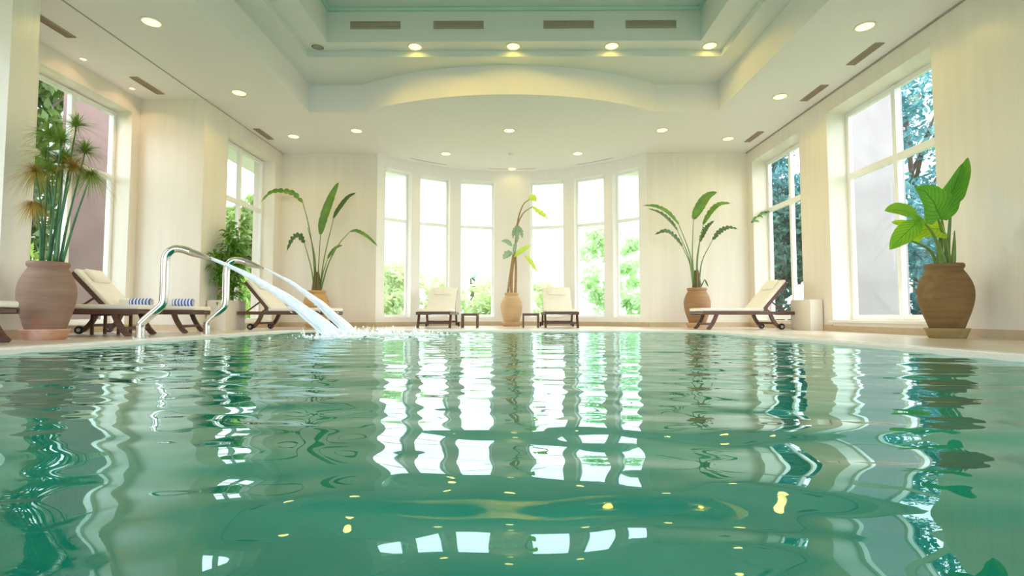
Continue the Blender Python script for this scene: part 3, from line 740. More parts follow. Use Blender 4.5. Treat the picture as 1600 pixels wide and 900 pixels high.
# -- central tall cane plant
zs = saucer((-.09, 12.4, 0), .25, .10, M['saucer_peach'], 'peach clay saucer under the central urn')
rt = potted('potted_cane_plant', (-.09, 12.4), .265, .73, .165, .19, M['clay_pale'], 'thin tall cane plant with lime leaves in the pale central urn', 'potted plant', zs)
k = 1 / 64.5
def cp(px, py, d=0.0): return ((px - 799) * k, d, (458 - py) * k + .73)
for pts in ([(793, 462), (797, 430), (802, 398)], [(799, 462), (800, 425), (805, 385), (808, 350)], [(805, 462), (806, 425), (805, 395)]):
    s = G(); pp = smooth([cp(*p) for p in pts], 12); s.tube(pp, [.034 - .008 * i / 12 for i in range(13)], 8); s.build('cane', M['cane'], rt)
for pts in ([(808, 352), (811, 335), (818, 318), (828, 310)], [(808, 352), (813, 340), (820, 330), (832, 322)]):
    s = G(); pp = smooth([cp(*p) for p in pts], 10); s.tube(pp, [.022 - .012 * i / 10 for i in range(11)], 7); s.build('stalk', M['cane'], rt)
for pts, wd, mk, rg, up in [([(826, 311), (832, 309), (838, 316)], .10, 'leaf_pale', .1, (0, -1, .5)), ([(832, 322), (840, 330), (848, 336), (856, 344)], .085, 'leaf_pale', .6, (.2, -1, .4)),
                            ([(800, 385), (792, 379), (783, 378)], .09, 'leaf_grey', .1, (0, -.8, .8)), ([(801, 396), (793, 398), (786, 406)], .10, 'leaf_grey', .4, (0, -1, .5)),
                            ([(803, 402), (815, 393), (829, 384)], .10, 'leaf_pale', .1, (-.3, -.8, .7)), ([(820, 400), (829, 410), (839, 427)], .06, 'leaf_pale', .3, (.3, -1, .4)),
                            ([(807, 352), (803, 362), (801, 374)], .05, 'leaf_grey', .5, (0, -1, .2)), ([(809, 352), (814, 362), (816, 373)], .05, 'leaf_grey', .5, (0, -1, .2)),
                            ([(808, 354), (808, 366), (808, 380)], .06, 'leaf_grey', .5, (0, -1, .2)), ([(806, 378), (804, 388), (802, 398)], .05, 'leaf_grey', .3, (0, -1, .2))]:
    l = G(); l.leaf([cp(*p, -.05 - .03 * i) for i, p in enumerate(pts)], wd, lance, .2, up, 14, rg, rnd); l.build('leaf', M[mk], rt)

# -- elephant ear in the big ochre urn
zs = saucer((4.975, 5.95, 0), .212, .115, M['saucer_olive'], 'olive brown clay saucer under the large right urn')
rt = potted('potted_elephant_ear', (4.975, 5.95), .262, .765, .178, .158, M['clay_ochre'], 'elephant ear plant with broad bright leaves in the large ochre urn', 'potted plant', zs)
k = 1 / 134.5
def ap(px, py, d=0.0): return ((px - 1474) * k, d, (413 - py) * k + .765)
def petiole(pts, d, r=.024):
    n = 16; pp = smooth([ap(*p, dd) for p, dd in zip(pts, d)], n); g = G(); g.tube(pp, [r - (r - .009) * i / n for i in range(n + 1)], 8); return g.build('stalk', M['stem'], rt), pp[-1]
def ear(parent, pts, d, w, mk, fold, up, tw=0.0):
    l = G(); l.leaf([ap(*p, dd) for p, dd in zip(pts, d)], w, heart, fold, up, 22, 0, rnd, tw, 6); l.build('leaf', M[mk], parent)
s, e = petiole([(1486, 418), (1487, 380), (1487, 340), (1485, 312)], (.05, .04, .0, -.03))
ear(s, [(1480, 322), (1492, 300), (1506, 272), (1519, 244)], (-.03, -.05, -.05, .0), .11, 'leaf_aloc', .6, (-.6, -.75, .2))
s, e = petiole([(1480, 418), (1478, 385), (1470, 360), (1462, 340)], (.0, .0, -.05, -.1))
ear(s, [(1458, 345), (1468, 318), (1482, 290), (1499, 257)], (-.1, -.14, -.14, -.1), .125, 'leaf_aloc', .35, (-.5, -.85, .25))
s, e = petiole([(1478, 418), (1468, 385), (1455, 358), (1443, 337)], (-.05, -.1, -.15, -.2))
ear(s, [(1449, 345), (1438, 328), (1424, 310), (1411, 299)], (-.2, -.24, -.26, -.22), .255, 'leaf_aloc', .12, (-.15, -.9, .45))
s, e = petiole([(1460, 418), (1447, 390), (1425, 366), (1402, 350)], (-.1, -.18, -.28, -.34))
l = G()
for pts in ([(1403, 350), (1388, 343), (1366, 339), (1343, 341)], [(1403, 352), (1388, 364), (1368, 380), (1348, 398)]):
    l.leaf([ap(*p, -.34 - .03 * i) for i, p in enumerate(pts)], .105, lance, .15, (-.1, -.9, .5), 18, 0, rnd, 0, 5)
l.leaf([ap(*p, -.35) for p in ((1396, 346), (1401, 356), (1401, 368))], .06, lance, .1, (0, -1, .2), 10, 0, rnd, 0, 4)
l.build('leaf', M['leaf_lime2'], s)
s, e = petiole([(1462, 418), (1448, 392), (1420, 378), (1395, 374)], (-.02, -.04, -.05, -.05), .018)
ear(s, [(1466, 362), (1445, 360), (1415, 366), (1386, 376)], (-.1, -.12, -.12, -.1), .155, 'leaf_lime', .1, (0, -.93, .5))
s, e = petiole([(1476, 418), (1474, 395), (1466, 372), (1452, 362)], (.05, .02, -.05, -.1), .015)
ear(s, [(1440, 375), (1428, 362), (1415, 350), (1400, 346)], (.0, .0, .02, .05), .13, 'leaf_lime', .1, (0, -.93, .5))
for pts, r in (([(1459, 416), (1461, 392), (1467, 345)], .03), ([(1481, 416), (1484, 390), (1486, 362)], .026), ([(1470, 416), (1466, 398), (1460, 380)], .024)):
    g = G(); pp = smooth([ap(*p, -.06) for p in pts], 10); g.tube(pp, [r * (1 - .8 * (i / 10) ** 1.5) for i in range(11)], 8); g.build('leaf_sheath', M['stem'], rt)

# -- papyrus in the pinkish urn
zs = saucer((-5.06, 5.5, 0), .214, .115, M['saucer_pink'], 'pink and white clay saucer under the left papyrus urn')
rt = potted('potted_papyrus', (-5.06, 5.5), .25, .745, .175, .170, M['clay_pink'], 'papyrus plant with thready heads in the large pinkish urn, left', 'potted plant', zs)
k = 1 / 145.5
def pp_(px, py, d=0.0): return ((px - 69) * k, d, (410 - py) * k + .745)
HEADS = [((60, 412), (62, 300), (62, 207), -.02, .26, 'papyrus_leaf', .1), ((76, 412), (84, 300), (95, 188), .06, .22, 'papyrus_leaf', .25), ((72, 412), (82, 320), (93, 222), -.10, .28, 'papyrus_leaf', .2),
         ((64, 412), (66, 340), (58, 270), -.12, .24, 'papyrus_dry', -.35), ((84, 412), (92, 350), (110, 262), -.08, .24, 'papyrus_dry', -.1), ((78, 412), (82, 330), (84, 250), .0, .28, 'papyrus_leaf', .0),
         ((66, 412), (70, 330), (72, 240), .1, .26, 'papyrus_leaf', -.1), ((88, 412), (100, 350), (122, 268), .06, .26, 'papyrus_leaf', -.45), ((62, 412), (66, 360), (60, 320), -.14, .15, 'papyrus_dry', -.8),
         ((70, 412), (76, 330), (74, 268), -.05, .24, 'papyrus_leaf', -.2), ((82, 412), (86, 340), (104, 228), .12, .24, 'papyrus_leaf', .1), ((68, 412), (64, 320), (48, 236), .05, .24, 'papyrus_leaf', .0)]
for a, b, c, dep, R, mk, droop in HEADS:
    s = G(); P = smooth([pp_(*a, dep * .3), pp_(*b, dep * .7), pp_(*c, dep)], 14); s.tube(P, [.016 - .010 * i / 14 for i in range(15)], 6)
    so = s.build('stem', M['papyrus_stem'], rt)
    h = G(); tip = P[-1]
    for q in range(330):
        az = rnd.uniform(0, 2 * PI); el = rnd.uniform(-.15, 1.35) + droop * .8; L = R * rnd.uniform(.75, 1.5)
        d0 = Vector((math.cos(az) * math.cos(el), math.sin(az) * math.cos(el), math.sin(el)))
        side = d0.cross(Vector((0, 0, 1))).normalized() * .0026; pts = []
        for j in range(5):
            t = j / 4; p = tip + d0 * L * t - Vector((0, 0, 1)) * L * (.55 - droop * .3) * t * t; p.x = max(p.x, -.345); pts += [p - side * (1.1 - t), p + side * (1.1 - t)]
        h.add(pts, [(2 * j, 2 * j + 1, 2 * j + 3, 2 * j + 2) for j in range(4)])
    h.build('umbel', M[mk], so)

# -- white boxes against the walls
def white_box(name, x0, x1, y0, y1, h):
    root = empty(name, ((x0 + x1) / 2, (y0 + y1) / 2, 0)); a, b = (x1 - x0) / 2, (y1 - y0) / 2
    g = G(); g.rbox(-a, a, -b, b, 0, h - .0, .008); return root, g, a, b
root, g, a, b = white_box('white_box', 5.14, 5.36, 8.96, 9.6, .53)
g.build('box_body', M['box'], root); l = G(); l.rbox(-a + .004, a - .004, -b + .004, b - .004, .528, .545, .005); l.build('lid', M['box'], root)
tag(root, 'plain white box against the right pillar, beside the lounger', 'box')
root = empty('planter_box', (-5.24, 9.28, 0)); tag(root, 'white planter box with a bushy bamboo, by the left far window', 'potted plant', 'potted plants round the pool')
g = G(); a, b, h = .165, .33, .53
for x0, x1, y0, y1 in ((-a, -a + .025, -b, b), (a - .025, a, -b, b), (-a + .025, a - .025, -b, -b + .025), (-a + .025, a - .025, b - .025, b)): g.box(x0, x1, y0, y1, 0, h)
g.build('box_body', M['box'], root)
g = G(); g.box(-a + .025, a - .025, -b + .025, b - .025, .40, .49); g.build('soil', M['soil'], root)
for si, (sx, sy, tx, ty, ht) in enumerate([(-.06, -.2, -.10, -.25, 1.35), (.02, -.05, .06, -.08, 1.85), (.05, .1, .12, .12, 1.95), (-.03, .2, -.06, .28, 1.6), (.0, .02, .2, -.2, 1.25)]):
    s = G(); P = smooth([(sx, sy, .47), (sx + .3 * (tx - sx), sy, .47 + (ht - .47) * .5), (tx, ty, ht)], 10); s.tube(P, [.013 - .007 * i / 10 for i in range(11)], 6); so = s.build('stem', M['cane'], root)
    f = G()
    for q in range(190):
        t = rnd.uniform(.42, 1) if rnd.random() < .85 else rnd.uniform(.1, .42); j = min(9, int(t * 10)); p = P[j].lerp(P[j + 1], t * 10 - j)
        az = rnd.uniform(0, 2 * PI); el = rnd.uniform(-.5, .8); L = rnd.uniform(.10, .19); tw = rnd.uniform(.02, .12)
        d = Vector((math.cos(az) * math.cos(el), math.sin(az) * math.cos(el), math.sin(el))); q0 = p + d * tw
        if p.x + d.x * (tw + L) < -.17: d.x = abs(d.x); q0 = p + d * tw
        f.leaf([q0, q0 + d * L * .5 + Vector((0, 0, .01)), q0 + d * L - Vector((0, 0, L * .25))], .022, lance, .2, (rnd.uniform(-.4, .4), rnd.uniform(-.6, .2), 1), 5, 0, rnd, 0, 1)
    f.build('foliage', M['bamboo_leaf'], so)
# trailing sprig in the far right recess
root = empty('hanging_sprig', (5.52, 11.42, 2.50)); tag(root, 'small green leafy sprig hanging in the far right window recess', 'plant')
s = G(); P = smooth([(0.2, .07, .12), (.02, -.02, .05), (-.14, -.06, -.06), (-.2, -.08, -.16)], 10); s.tube(P, .006, 5); s.build('stem', M['stem'], root)
f = G()
for q in range(22):
    p = P[rnd.randrange(10)]; az = rnd.uniform(0, 2 * PI); d = Vector((math.cos(az), math.sin(az) * .5, rnd.uniform(-.6, .5))).normalized(); L = rnd.uniform(.06, .11)
    f.leaf([p, p + d * L * .5, p + d * L - Vector((0, 0, .02))], .028, lance, .15, (0, -1, .5), 5, 0, rnd, 0, 1)
f.build('foliage', M['leaf_strel'], root)

# ------------------------------------------------------------------ steel swan neck spouts and their water
def make_spout():
    root = empty('swan_neck_spout'); g = G()
    pts = smooth([(0, 0, 0), (0, 0, .08), (.0, 0, .15), (.03, 0, .20), (.17, 0, .34), (.205, 0, .39), (.215, 0, .46), (.215, 0, .65), (.215, 0, .86), (.235, 0, .95), (.30, 0, 1.005), (.38, 0, 1.005), (.47, 0, .975)], 60)
    g.tube(pts, .043, 20); g.build('pipe', M['steel'], root)
    n = G(); q = smooth([(.45, 0, .981), (.54, 0, .95), (.62, 0, .922), (.69, 0, .905)], 14); m = len(q)
    n.tube(q, .043, 20, flat=[(1.02 + .7 * (i / (m - 1)), 1.02 - .80 * (i / (m - 1)) ** 1.5) for i in range(m)]); n.build('nozzle', M['steel'], root)
    f = G(); f.lathe([(.085, 0), (.085, .010), (.075, .016), (.05, .018)], 28); fo = f.build('flange', M['steel'], root)
    b = G()
    for k in range(4): a = PI / 4 + k * PI / 2; b.lathe([(.010, .012), (.010, .03), (.006, .034)], 8, (.068 * math.cos(a), .068 * math.sin(a), 0))
    b.build('bolt', M['steel'], fo)
    return root
sp = make_spout(); sp2 = copy_tree(sp)
YAW = math.radians(14)
for o, loc, lab in ((sp, (-4.12, 5.62, 0), 'polished steel swan neck spout nearest the camera'), (sp2, (-4.10, 6.80, 0), 'polished steel swan neck spout further back, in front of the bamboo')):
    o.location = loc; o.rotation_euler = (0, 0, YAW); tag(o, lab, 'spout', 'steel spouts at the pool edge')
def jet(loc, dx, dy, lab, seed):
    r = random.Random(seed); base = Vector(loc) + Vector((.67 * math.cos(YAW), .67 * math.sin(YAW), .91)); side = Vector((-dy, dx, 0)).normalized(); g = G()
    def P(t): return base + Vector((dx * t, dy * t, -(.55 * t + .41 * t * t)))
    for k in range(60):
        u = r.uniform(-1, 1); v = r.gauss(0, .5); ph = r.uniform(0, 6.28); t0 = 0 if k < 16 else r.uniform(.05, .55); t1 = 1.0 if k < 30 else min(1, t0 + r.uniform(.2, .5)); pts, rad = [], []
        for i in range(17):
            t = t0 + (t1 - t0) * i / 16; sp_ = .040 + .070 * t ** 1.2
            pts.append(P(t) + side * (u * sp_ + .010 * t * math.sin(t * 14 + ph)) + Vector((.45, 0, .9)) * (v * (.006 + .060 * t ** 1.6) + .007 * t * math.sin(t * 19 + ph * 2)))
            e = math.sin(PI * min(1, max(0, i / 16))) if k >= 16 else 1
            rad.append((.007 + .014 * t * r.uniform(.6, 1.3)) * max(.25, e))
        g.tube(pts, rad, 6)
    for k in range(60):
        t = r.uniform(.45, 1); p = P(t) + side * r.gauss(0, .10 * t) + Vector((0, 0, r.gauss(-.02, .06 * t))); q = r.uniform(.003, .008)
        if p.z > WZ: g.tube([p - Vector((dx, dy, -.9)) * .012, p, p + Vector((dx, dy, -.9)) * .012], [q * .3, q, q * .3], 5)
    o = g.build('water_jet', M['jet']); tag(o, lab, 'water jet', 'water jets falling into the pool')
jet((-4.12, 5.62, 0), 1.17, .80, 'white jet of water arcing from the nearer spout', 1)
jet((-4.10, 6.80, 0), 1.00, .78, 'white jet of water arcing from the further spout', 2)
def splash():
    r = random.Random(9); g = G()
    for cx, cy, n in ((-2.28, 6.6, 150), (-2.42, 7.75, 130), (-1.9, 7.4, 110), (-1.4, 7.5, 60)):
        for _ in range(n):
            a = r.uniform(0, 6.28); d = abs(r.gauss(0, .20)); x, y = cx + d * math.cos(a) * 1.5, cy + d * math.sin(a); h = abs(r.gauss(0, .055)) * math.exp(-d * 1.5); q = r.uniform(.006, .016)
            g.lathe([(q * .5, WZ + h - q), (q, WZ + h - q * .3), (q, WZ + h + q * .3), (q * .4, WZ + h + q)], 6, (x, y, 0))
        for _ in range(36):      # low foaming mounds where the water boils up
            a = r.uniform(0, 6.28); d = abs(r.gauss(0, .17)); x, y = cx + d * math.cos(a) * 1.6, cy + d * math.sin(a); q = r.uniform(.03, .075); hh = r.uniform(.015, .05)
            g.lathe([(q, WZ - .012), (q * .9, WZ + hh * .4), (q * .6, WZ + hh * .8), (q * .2, WZ + hh)], 9, (x, y, 0))
        for _ in range(16):      # little spouts of thrown water
            a = r.uniform(0, 6.28); d = abs(r.gauss(0, .16)); p = Vector((cx + d * math.cos(a) * 1.5, cy + d * math.sin(a), WZ - .01)); v = Vector((r.gauss(0, .05), r.gauss(0, .05), r.uniform(.06, .16)))
            g.tube([p, p + v * .5, p + v], [.014, .009, .002], 6)
    o = g.build('splash', M['jet']); tag(o, 'white foaming splash where the two jets strike the pool', 'splash', kind='stuff')
splash()

# ------------------------------------------------------------------ ceiling fittings
def downlight(loc, R, lab, grp, lens='lens', power=0.0, col=(1, .84, .58), spot=150, blend=.6):
    root = empty('downlight', loc); tag(root, lab, 'ceiling light', grp)
    g = G(); g.lathe([(R * 1.22, 0), (R * 1.24, -.006), (R * 1.15, -.010), (R * 1.0, -.009), (R * .98, -.003)], 32); g.build('trim_ring', M['ring'], root)
    l = G(); l.lathe([(R * .99, -.004), (R * .6, -.0075), (.005, -.0085)], 28); l.build('lens', M[lens], root)
    if power:
        ld = bpy.data.lights.new('downlight_beam', 'SPOT'); ld.energy = power; ld.color = col; ld.spot_size = math.radians(spot); ld.spot_blend = blend; ld.shadow_soft_size = R * .8
        lo = bpy.data.objects.new('downlight_beam', ld); COL.objects.link(lo); lo.location = (loc[0], loc[1], loc[2] - .03)
MAIN = [((-4.69, 6.38), 'round ceiling light nearest the camera, left side strip'), ((-4.69, 8.48), 'round ceiling light in the left strip, second from the camera'), ((-4.68, 10.6), 'round ceiling light in the far left corner of the strip'),
        ((-3.25, 10.28), 'round ceiling light left of the bowed soffit'), ((-1.62, 11.78), 'round ceiling light over the bow mouth, left'), ((-.12, 10.28), 'round ceiling light centred before the bow'),
        ((1.46, 11.78), 'round ceiling light over the bow mouth, right'), ((3.0, 10.28), 'round ceiling light right of the bowed soffit'), ((4.56, 10.8), 'round ceiling light in the far right corner of the strip'),
        ((4.58, 8.69), 'round ceiling light in the right strip, second from the camera'), ((4.58, 6.54), 'round ceiling light nearest the camera, right side strip'), ((-.08, 13.02), 'round ceiling light deep inside the bow')]
for (x, y), lab in MAIN: downlight((x, y, ZC), .105, lab, 'round lights in the flat ceiling', power=24 if y < 12.5 else 10, col=(1, .72, .16))
for x, y, lab in ((-6.37, 7.32, 'tiny warm spotlight in the alcove ceiling, nearer the camera'), (-6.38, 8.30, 'tiny warm spotlight in the alcove ceiling, by the return wall')):
    downlight((x, y, ZC), .04, lab, 'tiny spotlights over the alcove window', 'lens_small', 16, (1, .62, .34), 140)
for x, lens, lab in ((-3.24, 'lens_off', 'unlit grey ceiling light at the left end of the tray ledge'), (-1.64, 'lens', 'lit light on the tray ledge, leftmost lit one'), (-.03, 'lens', 'lit light on the tray ledge, centred over the bowed soffit'),
                     (1.58, 'lens', 'lit light on the tray ledge, right of centre'), (3.18, 'lens', 'lit light in the right corner of the tray ledge')):
    downlight((x, 8.155, 4.66), .10, lab, 'round lights on the tray ledge', lens, (110 if abs(x) < .1 else 52) if lens == 'lens' else 0, (1, .66, .08), 165, .4)
downlight((3.2, 5.6, 4.66), .10, 'unlit ceiling light on the right tray ledge at the top edge', 'round lights on the tray ledge', 'lens_off')

def vent(loc, rz, L, W, lab, grp, fm, gm, vertical=False):
    root = empty('air_vent', loc, rz); tag(root, lab, 'air vent', grp)
    def b(g, x0, x1, a0, a1, d0, d1):      # a = across, d = depth out of the surface
        if vertical: g.box(x0, x1, -d1, -d0, a0, a1)
        else: g.box(x0, x1, a0, a1, -d1, -d0)
    g = G(); h, w = L / 2, W / 2
    b(g, -h, h, -w, w, 0, .003); g.build('backing', gm, root)
    f = G()
    for a0, a1 in ((-w, -w + .012), (w - .012, w)): b(f, -h, h, a0, a1, .003, .014)
    for x0, x1 in ((-h, -h + .012), (h - .012, h)): b(f, x0, x1, -w + .012, w - .012, .003, .014)
    f.build('frame', fm, root)
    s = G(); n = max(3, int(W / .028))
    for k in range(n): a0 = -w + .014 + (W - .028) * k / n; b(s, -h + .012, h - .012, a0, a0 + (W - .028) / n * .55, .003, .011)
    s.build('slats', fm, root)
for x, lab in ((-2.25, 'leftmost grey grille on the tray face'), (-.91, 'grey grille on the tray face, left of centre'), (.86, 'grey grille on the tray face, right of centre'), (2.18, 'rightmost grey grille on the tray face')):
    vent((x, 7.998, 4.93), 0, .81, .125, lab, 'grilles on the tray face', M['grille'], M['grille'], True)
for x, y, lab in ((-6.03, 6.42, 'brown slot vent in the alcove ceiling, nearer the camera'), (-6.05, 8.2, 'brown slot vent in the alcove ceiling, by the return wall'), (-5.24, 10.45, 'small dark slot vent over the far left window'),
                  (5.06, 7.25, 'taupe slot vent over the near right window'), (5.08, 8.55, 'taupe slot vent over the right pillar'), (5.05, 10.68, 'taupe slot vent over the far right window')):
    vent((x, y, ZC), PI / 2, .62, .13, lab, 'slot vents in the flat ceiling', M['vent'], M['vent_dark'])
for a0, a1, lab in ((-42, -26, 'faint curved air slot over the left half of the bow'), (26, 42, 'faint curved air slot over the right half of the bow'), (-10, 10, 'faint curved air slot over the middle of the bow')):
    g = G(); arc_block(g, math.radians(a0), math.radians(a1), BR - .30, BR - .24, ZC - .006, ZC - .0005); o = g.build('air_slot', M['ring']); tag(o, lab, 'air vent', 'curved air slots over the bow')
    o2 = G(); arc_block(o2, math.radians(a0 + .4), math.radians(a1 - .4), BR - .282, BR - .258, ZC - .0065, ZC - .004); o2.build('gap', M['vent'], o)
root = empty('smoke_detector', (-.1, 11.78, ZC)); tag(root, 'small white smoke detector in the ceiling before the bow', 'smoke detector')
g = G(); g.lathe([(.06, 0), (.06, -.012), (.052, -.02)], 24); g.build('base', M['ring'], root)
g = G(); g.lathe([(.045, -.02), (.042, -.034), (.03, -.042), (.01, -.044)], 24); g.build('cover', M['ring'], root)

# ------------------------------------------------------------------ garden outside
g = G()
for x0, x1, y0, y1 in ((-60, -7.0, -25, 80), (5.9, 60, -25, 80), (-7.0, 5.9, 13.75, 80), (-7.0, 5.9, -25, YB - .35)): g.box(x0, x1, y0, y1, -.2, -.06)
struct(g, 'ground', M['lawn'], 'bright green lawn outside the windows', 'lawn')
def ext_wall(name, x0, x1, y0, y1, h, m, lab):
    root = empty(name, ((x0 + x1) / 2, (y0 + y1) / 2, -.06)); a, b = (x1 - x0) / 2, (y1 - y0) / 2; tag(root, lab, 'garden wall')
    g = G(); g.box(-a, a, -b, b, 0, h); g.build('wall_body', m, root)
    g = G(); g.box(-a - .05, a + .05, -b - .05, b + .05, h, h + .12); g.build('coping', m, root)
ext_wall('garden_wall', -9.6, -7.3, 10.6, 11.2, 6.2, M['pink_wall'], 'dusky pink rendered wall outside the left alcove window')
ext_wall('garden_wall', 7.0, 8.75, 11.4, 12.0, 7.0, M['white_wall'], 'whitish rendered wall outside the near right window')
def leaf_cloud(rs, n, blobs, size):
    """thousands of small leaf cards grouped in clumps"""
    B = np.array(blobs); w = B[:, 3] ** 2; idx = rs.choice(len(B), n, p=w / w.sum())
    d = rs.normal(size=(n, 3)); d /= np.linalg.norm(d, axis=1)[:, None]
    c = B[idx, :3] + d * (B[idx, 3] * rs.uniform(.35, 1.0, n) ** .6)[:, None]
    a = rs.normal(size=(n, 3)); a /= np.linalg.norm(a, axis=1)[:, None]; b = np.cross(a, rs.normal(size=(n, 3))); b /= np.linalg.norm(b, axis=1)[:, None]
    s = size * rs.uniform(.6, 1.3, n)[:, None]
    V = np.stack([c - a * s, c + b * s * .42, c + a * s, c - b * s * .42], 1).reshape(-1, 3)
    return V, np.arange(4 * n).reshape(n, 4)
def tree(name, loc, h, r, m, lab, cat='tree', n=2600, size=.15, trunk=True, seed=1, grp='trees and shrubs in the garden', low=.25):
    root = empty(name, loc); tag(root, lab, cat, grp); rs = np.random.RandomState(seed)
    if trunk:
        t = G(); t.tube(smooth([(0, 0, -.06), (.05 * h * .2, .02, h * .35), (-.03 * h * .2, .03, h * .75)], 8), [r * .055 * (1 - .07 * i) for i in range(9)], 9)
        for k in range(5): a = rs.uniform(0, 6.28); t.tube([(0, 0, h * (.3 + .08 * k)), (math.cos(a) * r * .35, math.sin(a) * r * .35, h * (.5 + .07 * k)), (math.cos(a) * r * .7, math.sin(a) * r * .7, h * (.6 + .07 * k))], [r * .028, r * .02, r * .008], 6)
        t.build('trunk', M['bark'], root)
    bl = []
    for k in range(26):
        a = rs.uniform(0, 6.28); q = math.sqrt(rs.uniform(0, 1)); z = rs.uniform(low, 1.0); sh = math.sqrt(max(.06, 1 - (2 * (z - low) / (1 - low) - 1) ** 2))
        bl.append((math.cos(a) * q * r * .75 * sh, math.sin(a) * q * r * .75 * sh, h * z * .92, r * rs.uniform(.22, .4)))
    V, F = leaf_cloud(rs, n, bl, size); V[:, 2] = np.maximum(V[:, 2], -.05)
    g = G(); g.v = [tuple(x) for x in V]; g.f = [tuple(x) for x in F]; g.sm = [False] * len(F)
    o = g.build('crown', m, root); return root
tree('garden_tree', (-10.4, 8.3, 0), 5.6, 1.6, M['tree_green'], 'dark green tree close outside the left alcove window', seed=11, n=8000, size=.09)
tree('garden_tree', (-13.6, 13.6, 0), 7.5, 2.2, M['tree_olive'], 'olive green tree behind the one at the left alcove window', seed=12, n=3600, size=.2)
tree('garden_tree', (-14.4, 9.2, 0), 7.0, 2.0, M['tree_olive'], 'olive tree left of the dark one outside the alcove', seed=13, n=4500, size=.16)
tree('garden_shrub', (-8.3, 8.3, 0), 1.5, .75, M['shrub_lime'], 'lime shrub under the left alcove window', 'shrub', 1500, .10, False, 14, low=.05)
tree('garden_tree', (-10.4, 20.0, 0), 5.0, 1.5, M['tree_bright'], 'light green tree framed by the left window above the bamboo', seed=15, n=2800, size=.2)
tree('garden_tree', (-12.8, 24.0, 0), 4.0, 1.8, M['tree_bright'], 'rounded tree beyond the lawn outside the left window', seed=16, n=2600, size=.2, low=.1)
tree('garden_shrub', (-8.2, 15.0, 0), 1.5, .8, M['shrub_lime'], 'lime shrub on the lawn outside the bamboo window', 'shrub', 1500, .12, False, 17, low=.05)
tree('garden_tree', (11.7, 15.0, 0), 8.2, 2.2, M['tree_teal'], 'bluish green tree outside the near right window', seed=21, n=6500, size=.11, low=.2)
tree('garden_shrub', (10.35, 12.5, 0), 3.3, 1.2, M['tree_teal'], 'bluish shrub outside the right pane of the near right window', 'shrub', 4500, .09, False, 23, low=.03)
tree('garden_hedge', (7.3, 14.2, 0), 3.5, 1.15, M['hedge_teal'], 'dark green hedge filling the far right window', 'hedge', 5200, .12, False, 24, low=.02)
tree('garden_tree', (10.7, 20.8, 0), 8.6, 2.0, M['tree_teal'], 'bluish tree rising over the hedge at the far right window', seed=25, n=3600, size=.14, low=.35)
tree('garden_shrub', (-4.2, 18.5, 0), 2.4, 1.3, M['shrub_pale'], 'shrub coloured pale as if in haze outside the first bow window', 'shrub', 1800, .16, False, 31, low=.03)
tree('garden_shrub', (-2.6, 19.5, 0), 1.8, 1.2, M['shrub_pale'], 'shrub coloured pale as if in haze outside the second bow window', 'shrub', 1500, .16, False, 32, low=.03)
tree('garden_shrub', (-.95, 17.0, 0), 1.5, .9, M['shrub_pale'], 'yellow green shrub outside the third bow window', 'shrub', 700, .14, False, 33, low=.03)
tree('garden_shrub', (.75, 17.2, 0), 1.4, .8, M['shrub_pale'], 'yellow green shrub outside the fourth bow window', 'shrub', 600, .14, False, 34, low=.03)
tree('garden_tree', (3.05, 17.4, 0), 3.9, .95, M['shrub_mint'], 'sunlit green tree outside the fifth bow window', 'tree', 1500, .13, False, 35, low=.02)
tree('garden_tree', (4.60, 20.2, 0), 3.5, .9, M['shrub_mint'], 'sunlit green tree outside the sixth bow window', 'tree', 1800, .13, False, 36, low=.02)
def palm(loc, h, m, lab, seed, nf, R):
    rs = random.Random(seed); root = empty('garden_palm', loc); tag(root, lab, 'palm', 'palms beyond the bow window')
    t = G(); t.tube([(0, 0, -.06), (.03, 0, h * .5), (0, 0, h)], [.16, .14, .12], 10); t.build('trunk', M['bark'], root)
    for k in range(nf):
        a = 2 * PI * k / nf + rs.uniform(-.2, .2); el = rs.uniform(.25, 1.1); g = G()
        d = Vector((math.cos(a), math.sin(a), 0)); P = [Vector((0, 0, h)) + d * R * t_ + Vector((0, 0, math.sin(el) * R * t_ * 1.1 - R * .95 * t_ * t_)) for t_ in [i / 12 for i in range(13)]]
        g.tube(P, [.02 - .0012 * i for i in range(13)], 5); sd = d.cross(Vector((0, 0, 1)))
        for i in range(2, 60):
            t_ = i / 60; j = min(11, int(t_ * 12)); p = P[j].lerp(P[j + 1], t_ * 12 - j); L = R * .28 * math.sin(PI * min(1, t_ * .9 + .1))
            for s in (-1, 1): q = p + sd * s * L * .75 + d * L * .5 - Vector((0, 0, L * .35)); g.add([p, p + d * .03, q], [(0, 1, 2)])
        g.build('frond', m, root)
palm((-2.0, 24.0, 0), 2.0, M['palm_pale'], 'pale palm outside the third bow window', 41, 11, 2.0)
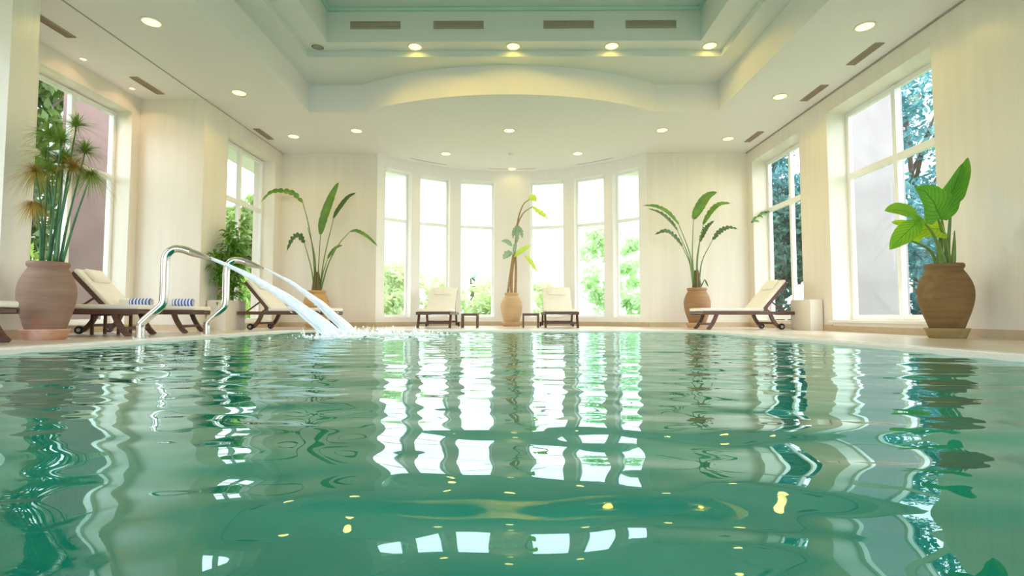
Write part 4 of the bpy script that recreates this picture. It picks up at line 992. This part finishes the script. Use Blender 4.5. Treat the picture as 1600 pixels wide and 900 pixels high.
palm((2.05, 23.0, 0), 1.3, M['palm_pale'], 'pale palm outside the fourth bow window', 42, 11, 2.0)

# ------------------------------------------------------------------ light, sky, camera
w = bpy.data.worlds.new('sky'); SC.world = w; w.use_nodes = True; nt = w.node_tree; nt.nodes.clear()
out = nt.nodes.new('ShaderNodeOutputWorld'); bg = nt.nodes.new('ShaderNodeBackground')
tc = nt.nodes.new('ShaderNodeTexCoord'); sx = nt.nodes.new('ShaderNodeSeparateXYZ'); nt.links.new(tc.outputs['Generated'], sx.inputs[0])
cr = nt.nodes.new('ShaderNodeValToRGB'); cr.color_ramp.elements[0].color = (.90, .955, 1, 1); cr.color_ramp.elements[1].color = (.74, .88, 1, 1); cr.color_ramp.elements[1].position = .7
nt.links.new(sx.outputs[2], cr.inputs[0]); nt.links.new(cr.outputs[0], bg.inputs[0]); bg.inputs[1].default_value = 6.4; nt.links.new(bg.outputs[0], out.inputs[0])
for c, wd, h, side, am in PORT:
    ld = bpy.data.lights.new('window_portal', 'AREA'); ld.shape = 'RECTANGLE'; ld.size = wd; ld.size_y = h; ld.cycles.is_portal = True
    lo = bpy.data.objects.new('window_portal', ld); COL.objects.link(lo); lo.location = c
    inward = {'R': Vector((-1, 0, 0)), 'L': Vector((1, 0, 0)), 'B': Vector((-math.sin(am), -math.cos(am), 0)), 'N': Vector((0, 1, 0))}[side]
    lo.rotation_euler = inward.to_track_quat('-Z', 'Y').to_euler()
cam = bpy.data.cameras.new('camera'); co = bpy.data.objects.new('camera', cam); COL.objects.link(co)
cam.sensor_width = 36; cam.lens = 18.0; cam.clip_start = .02; cam.clip_end = 300
co.location = (0, 0, .26); co.rotation_euler = (PI / 2 + math.atan(43 / 800), 0, math.atan(5 / 800)); SC.camera = co
SC.view_settings.view_transform = 'Standard'; SC.view_settings.look = 'None'; SC.view_settings.exposure = 0.1
SC.cycles.use_denoising = True
SC.cycles.max_bounces = 10; SC.cycles.diffuse_bounces = 5; SC.cycles.transparent_max_bounces = 12
SC.cycles.sample_clamp_indirect = 6.0; SC.cycles.sample_clamp_direct = 2.4
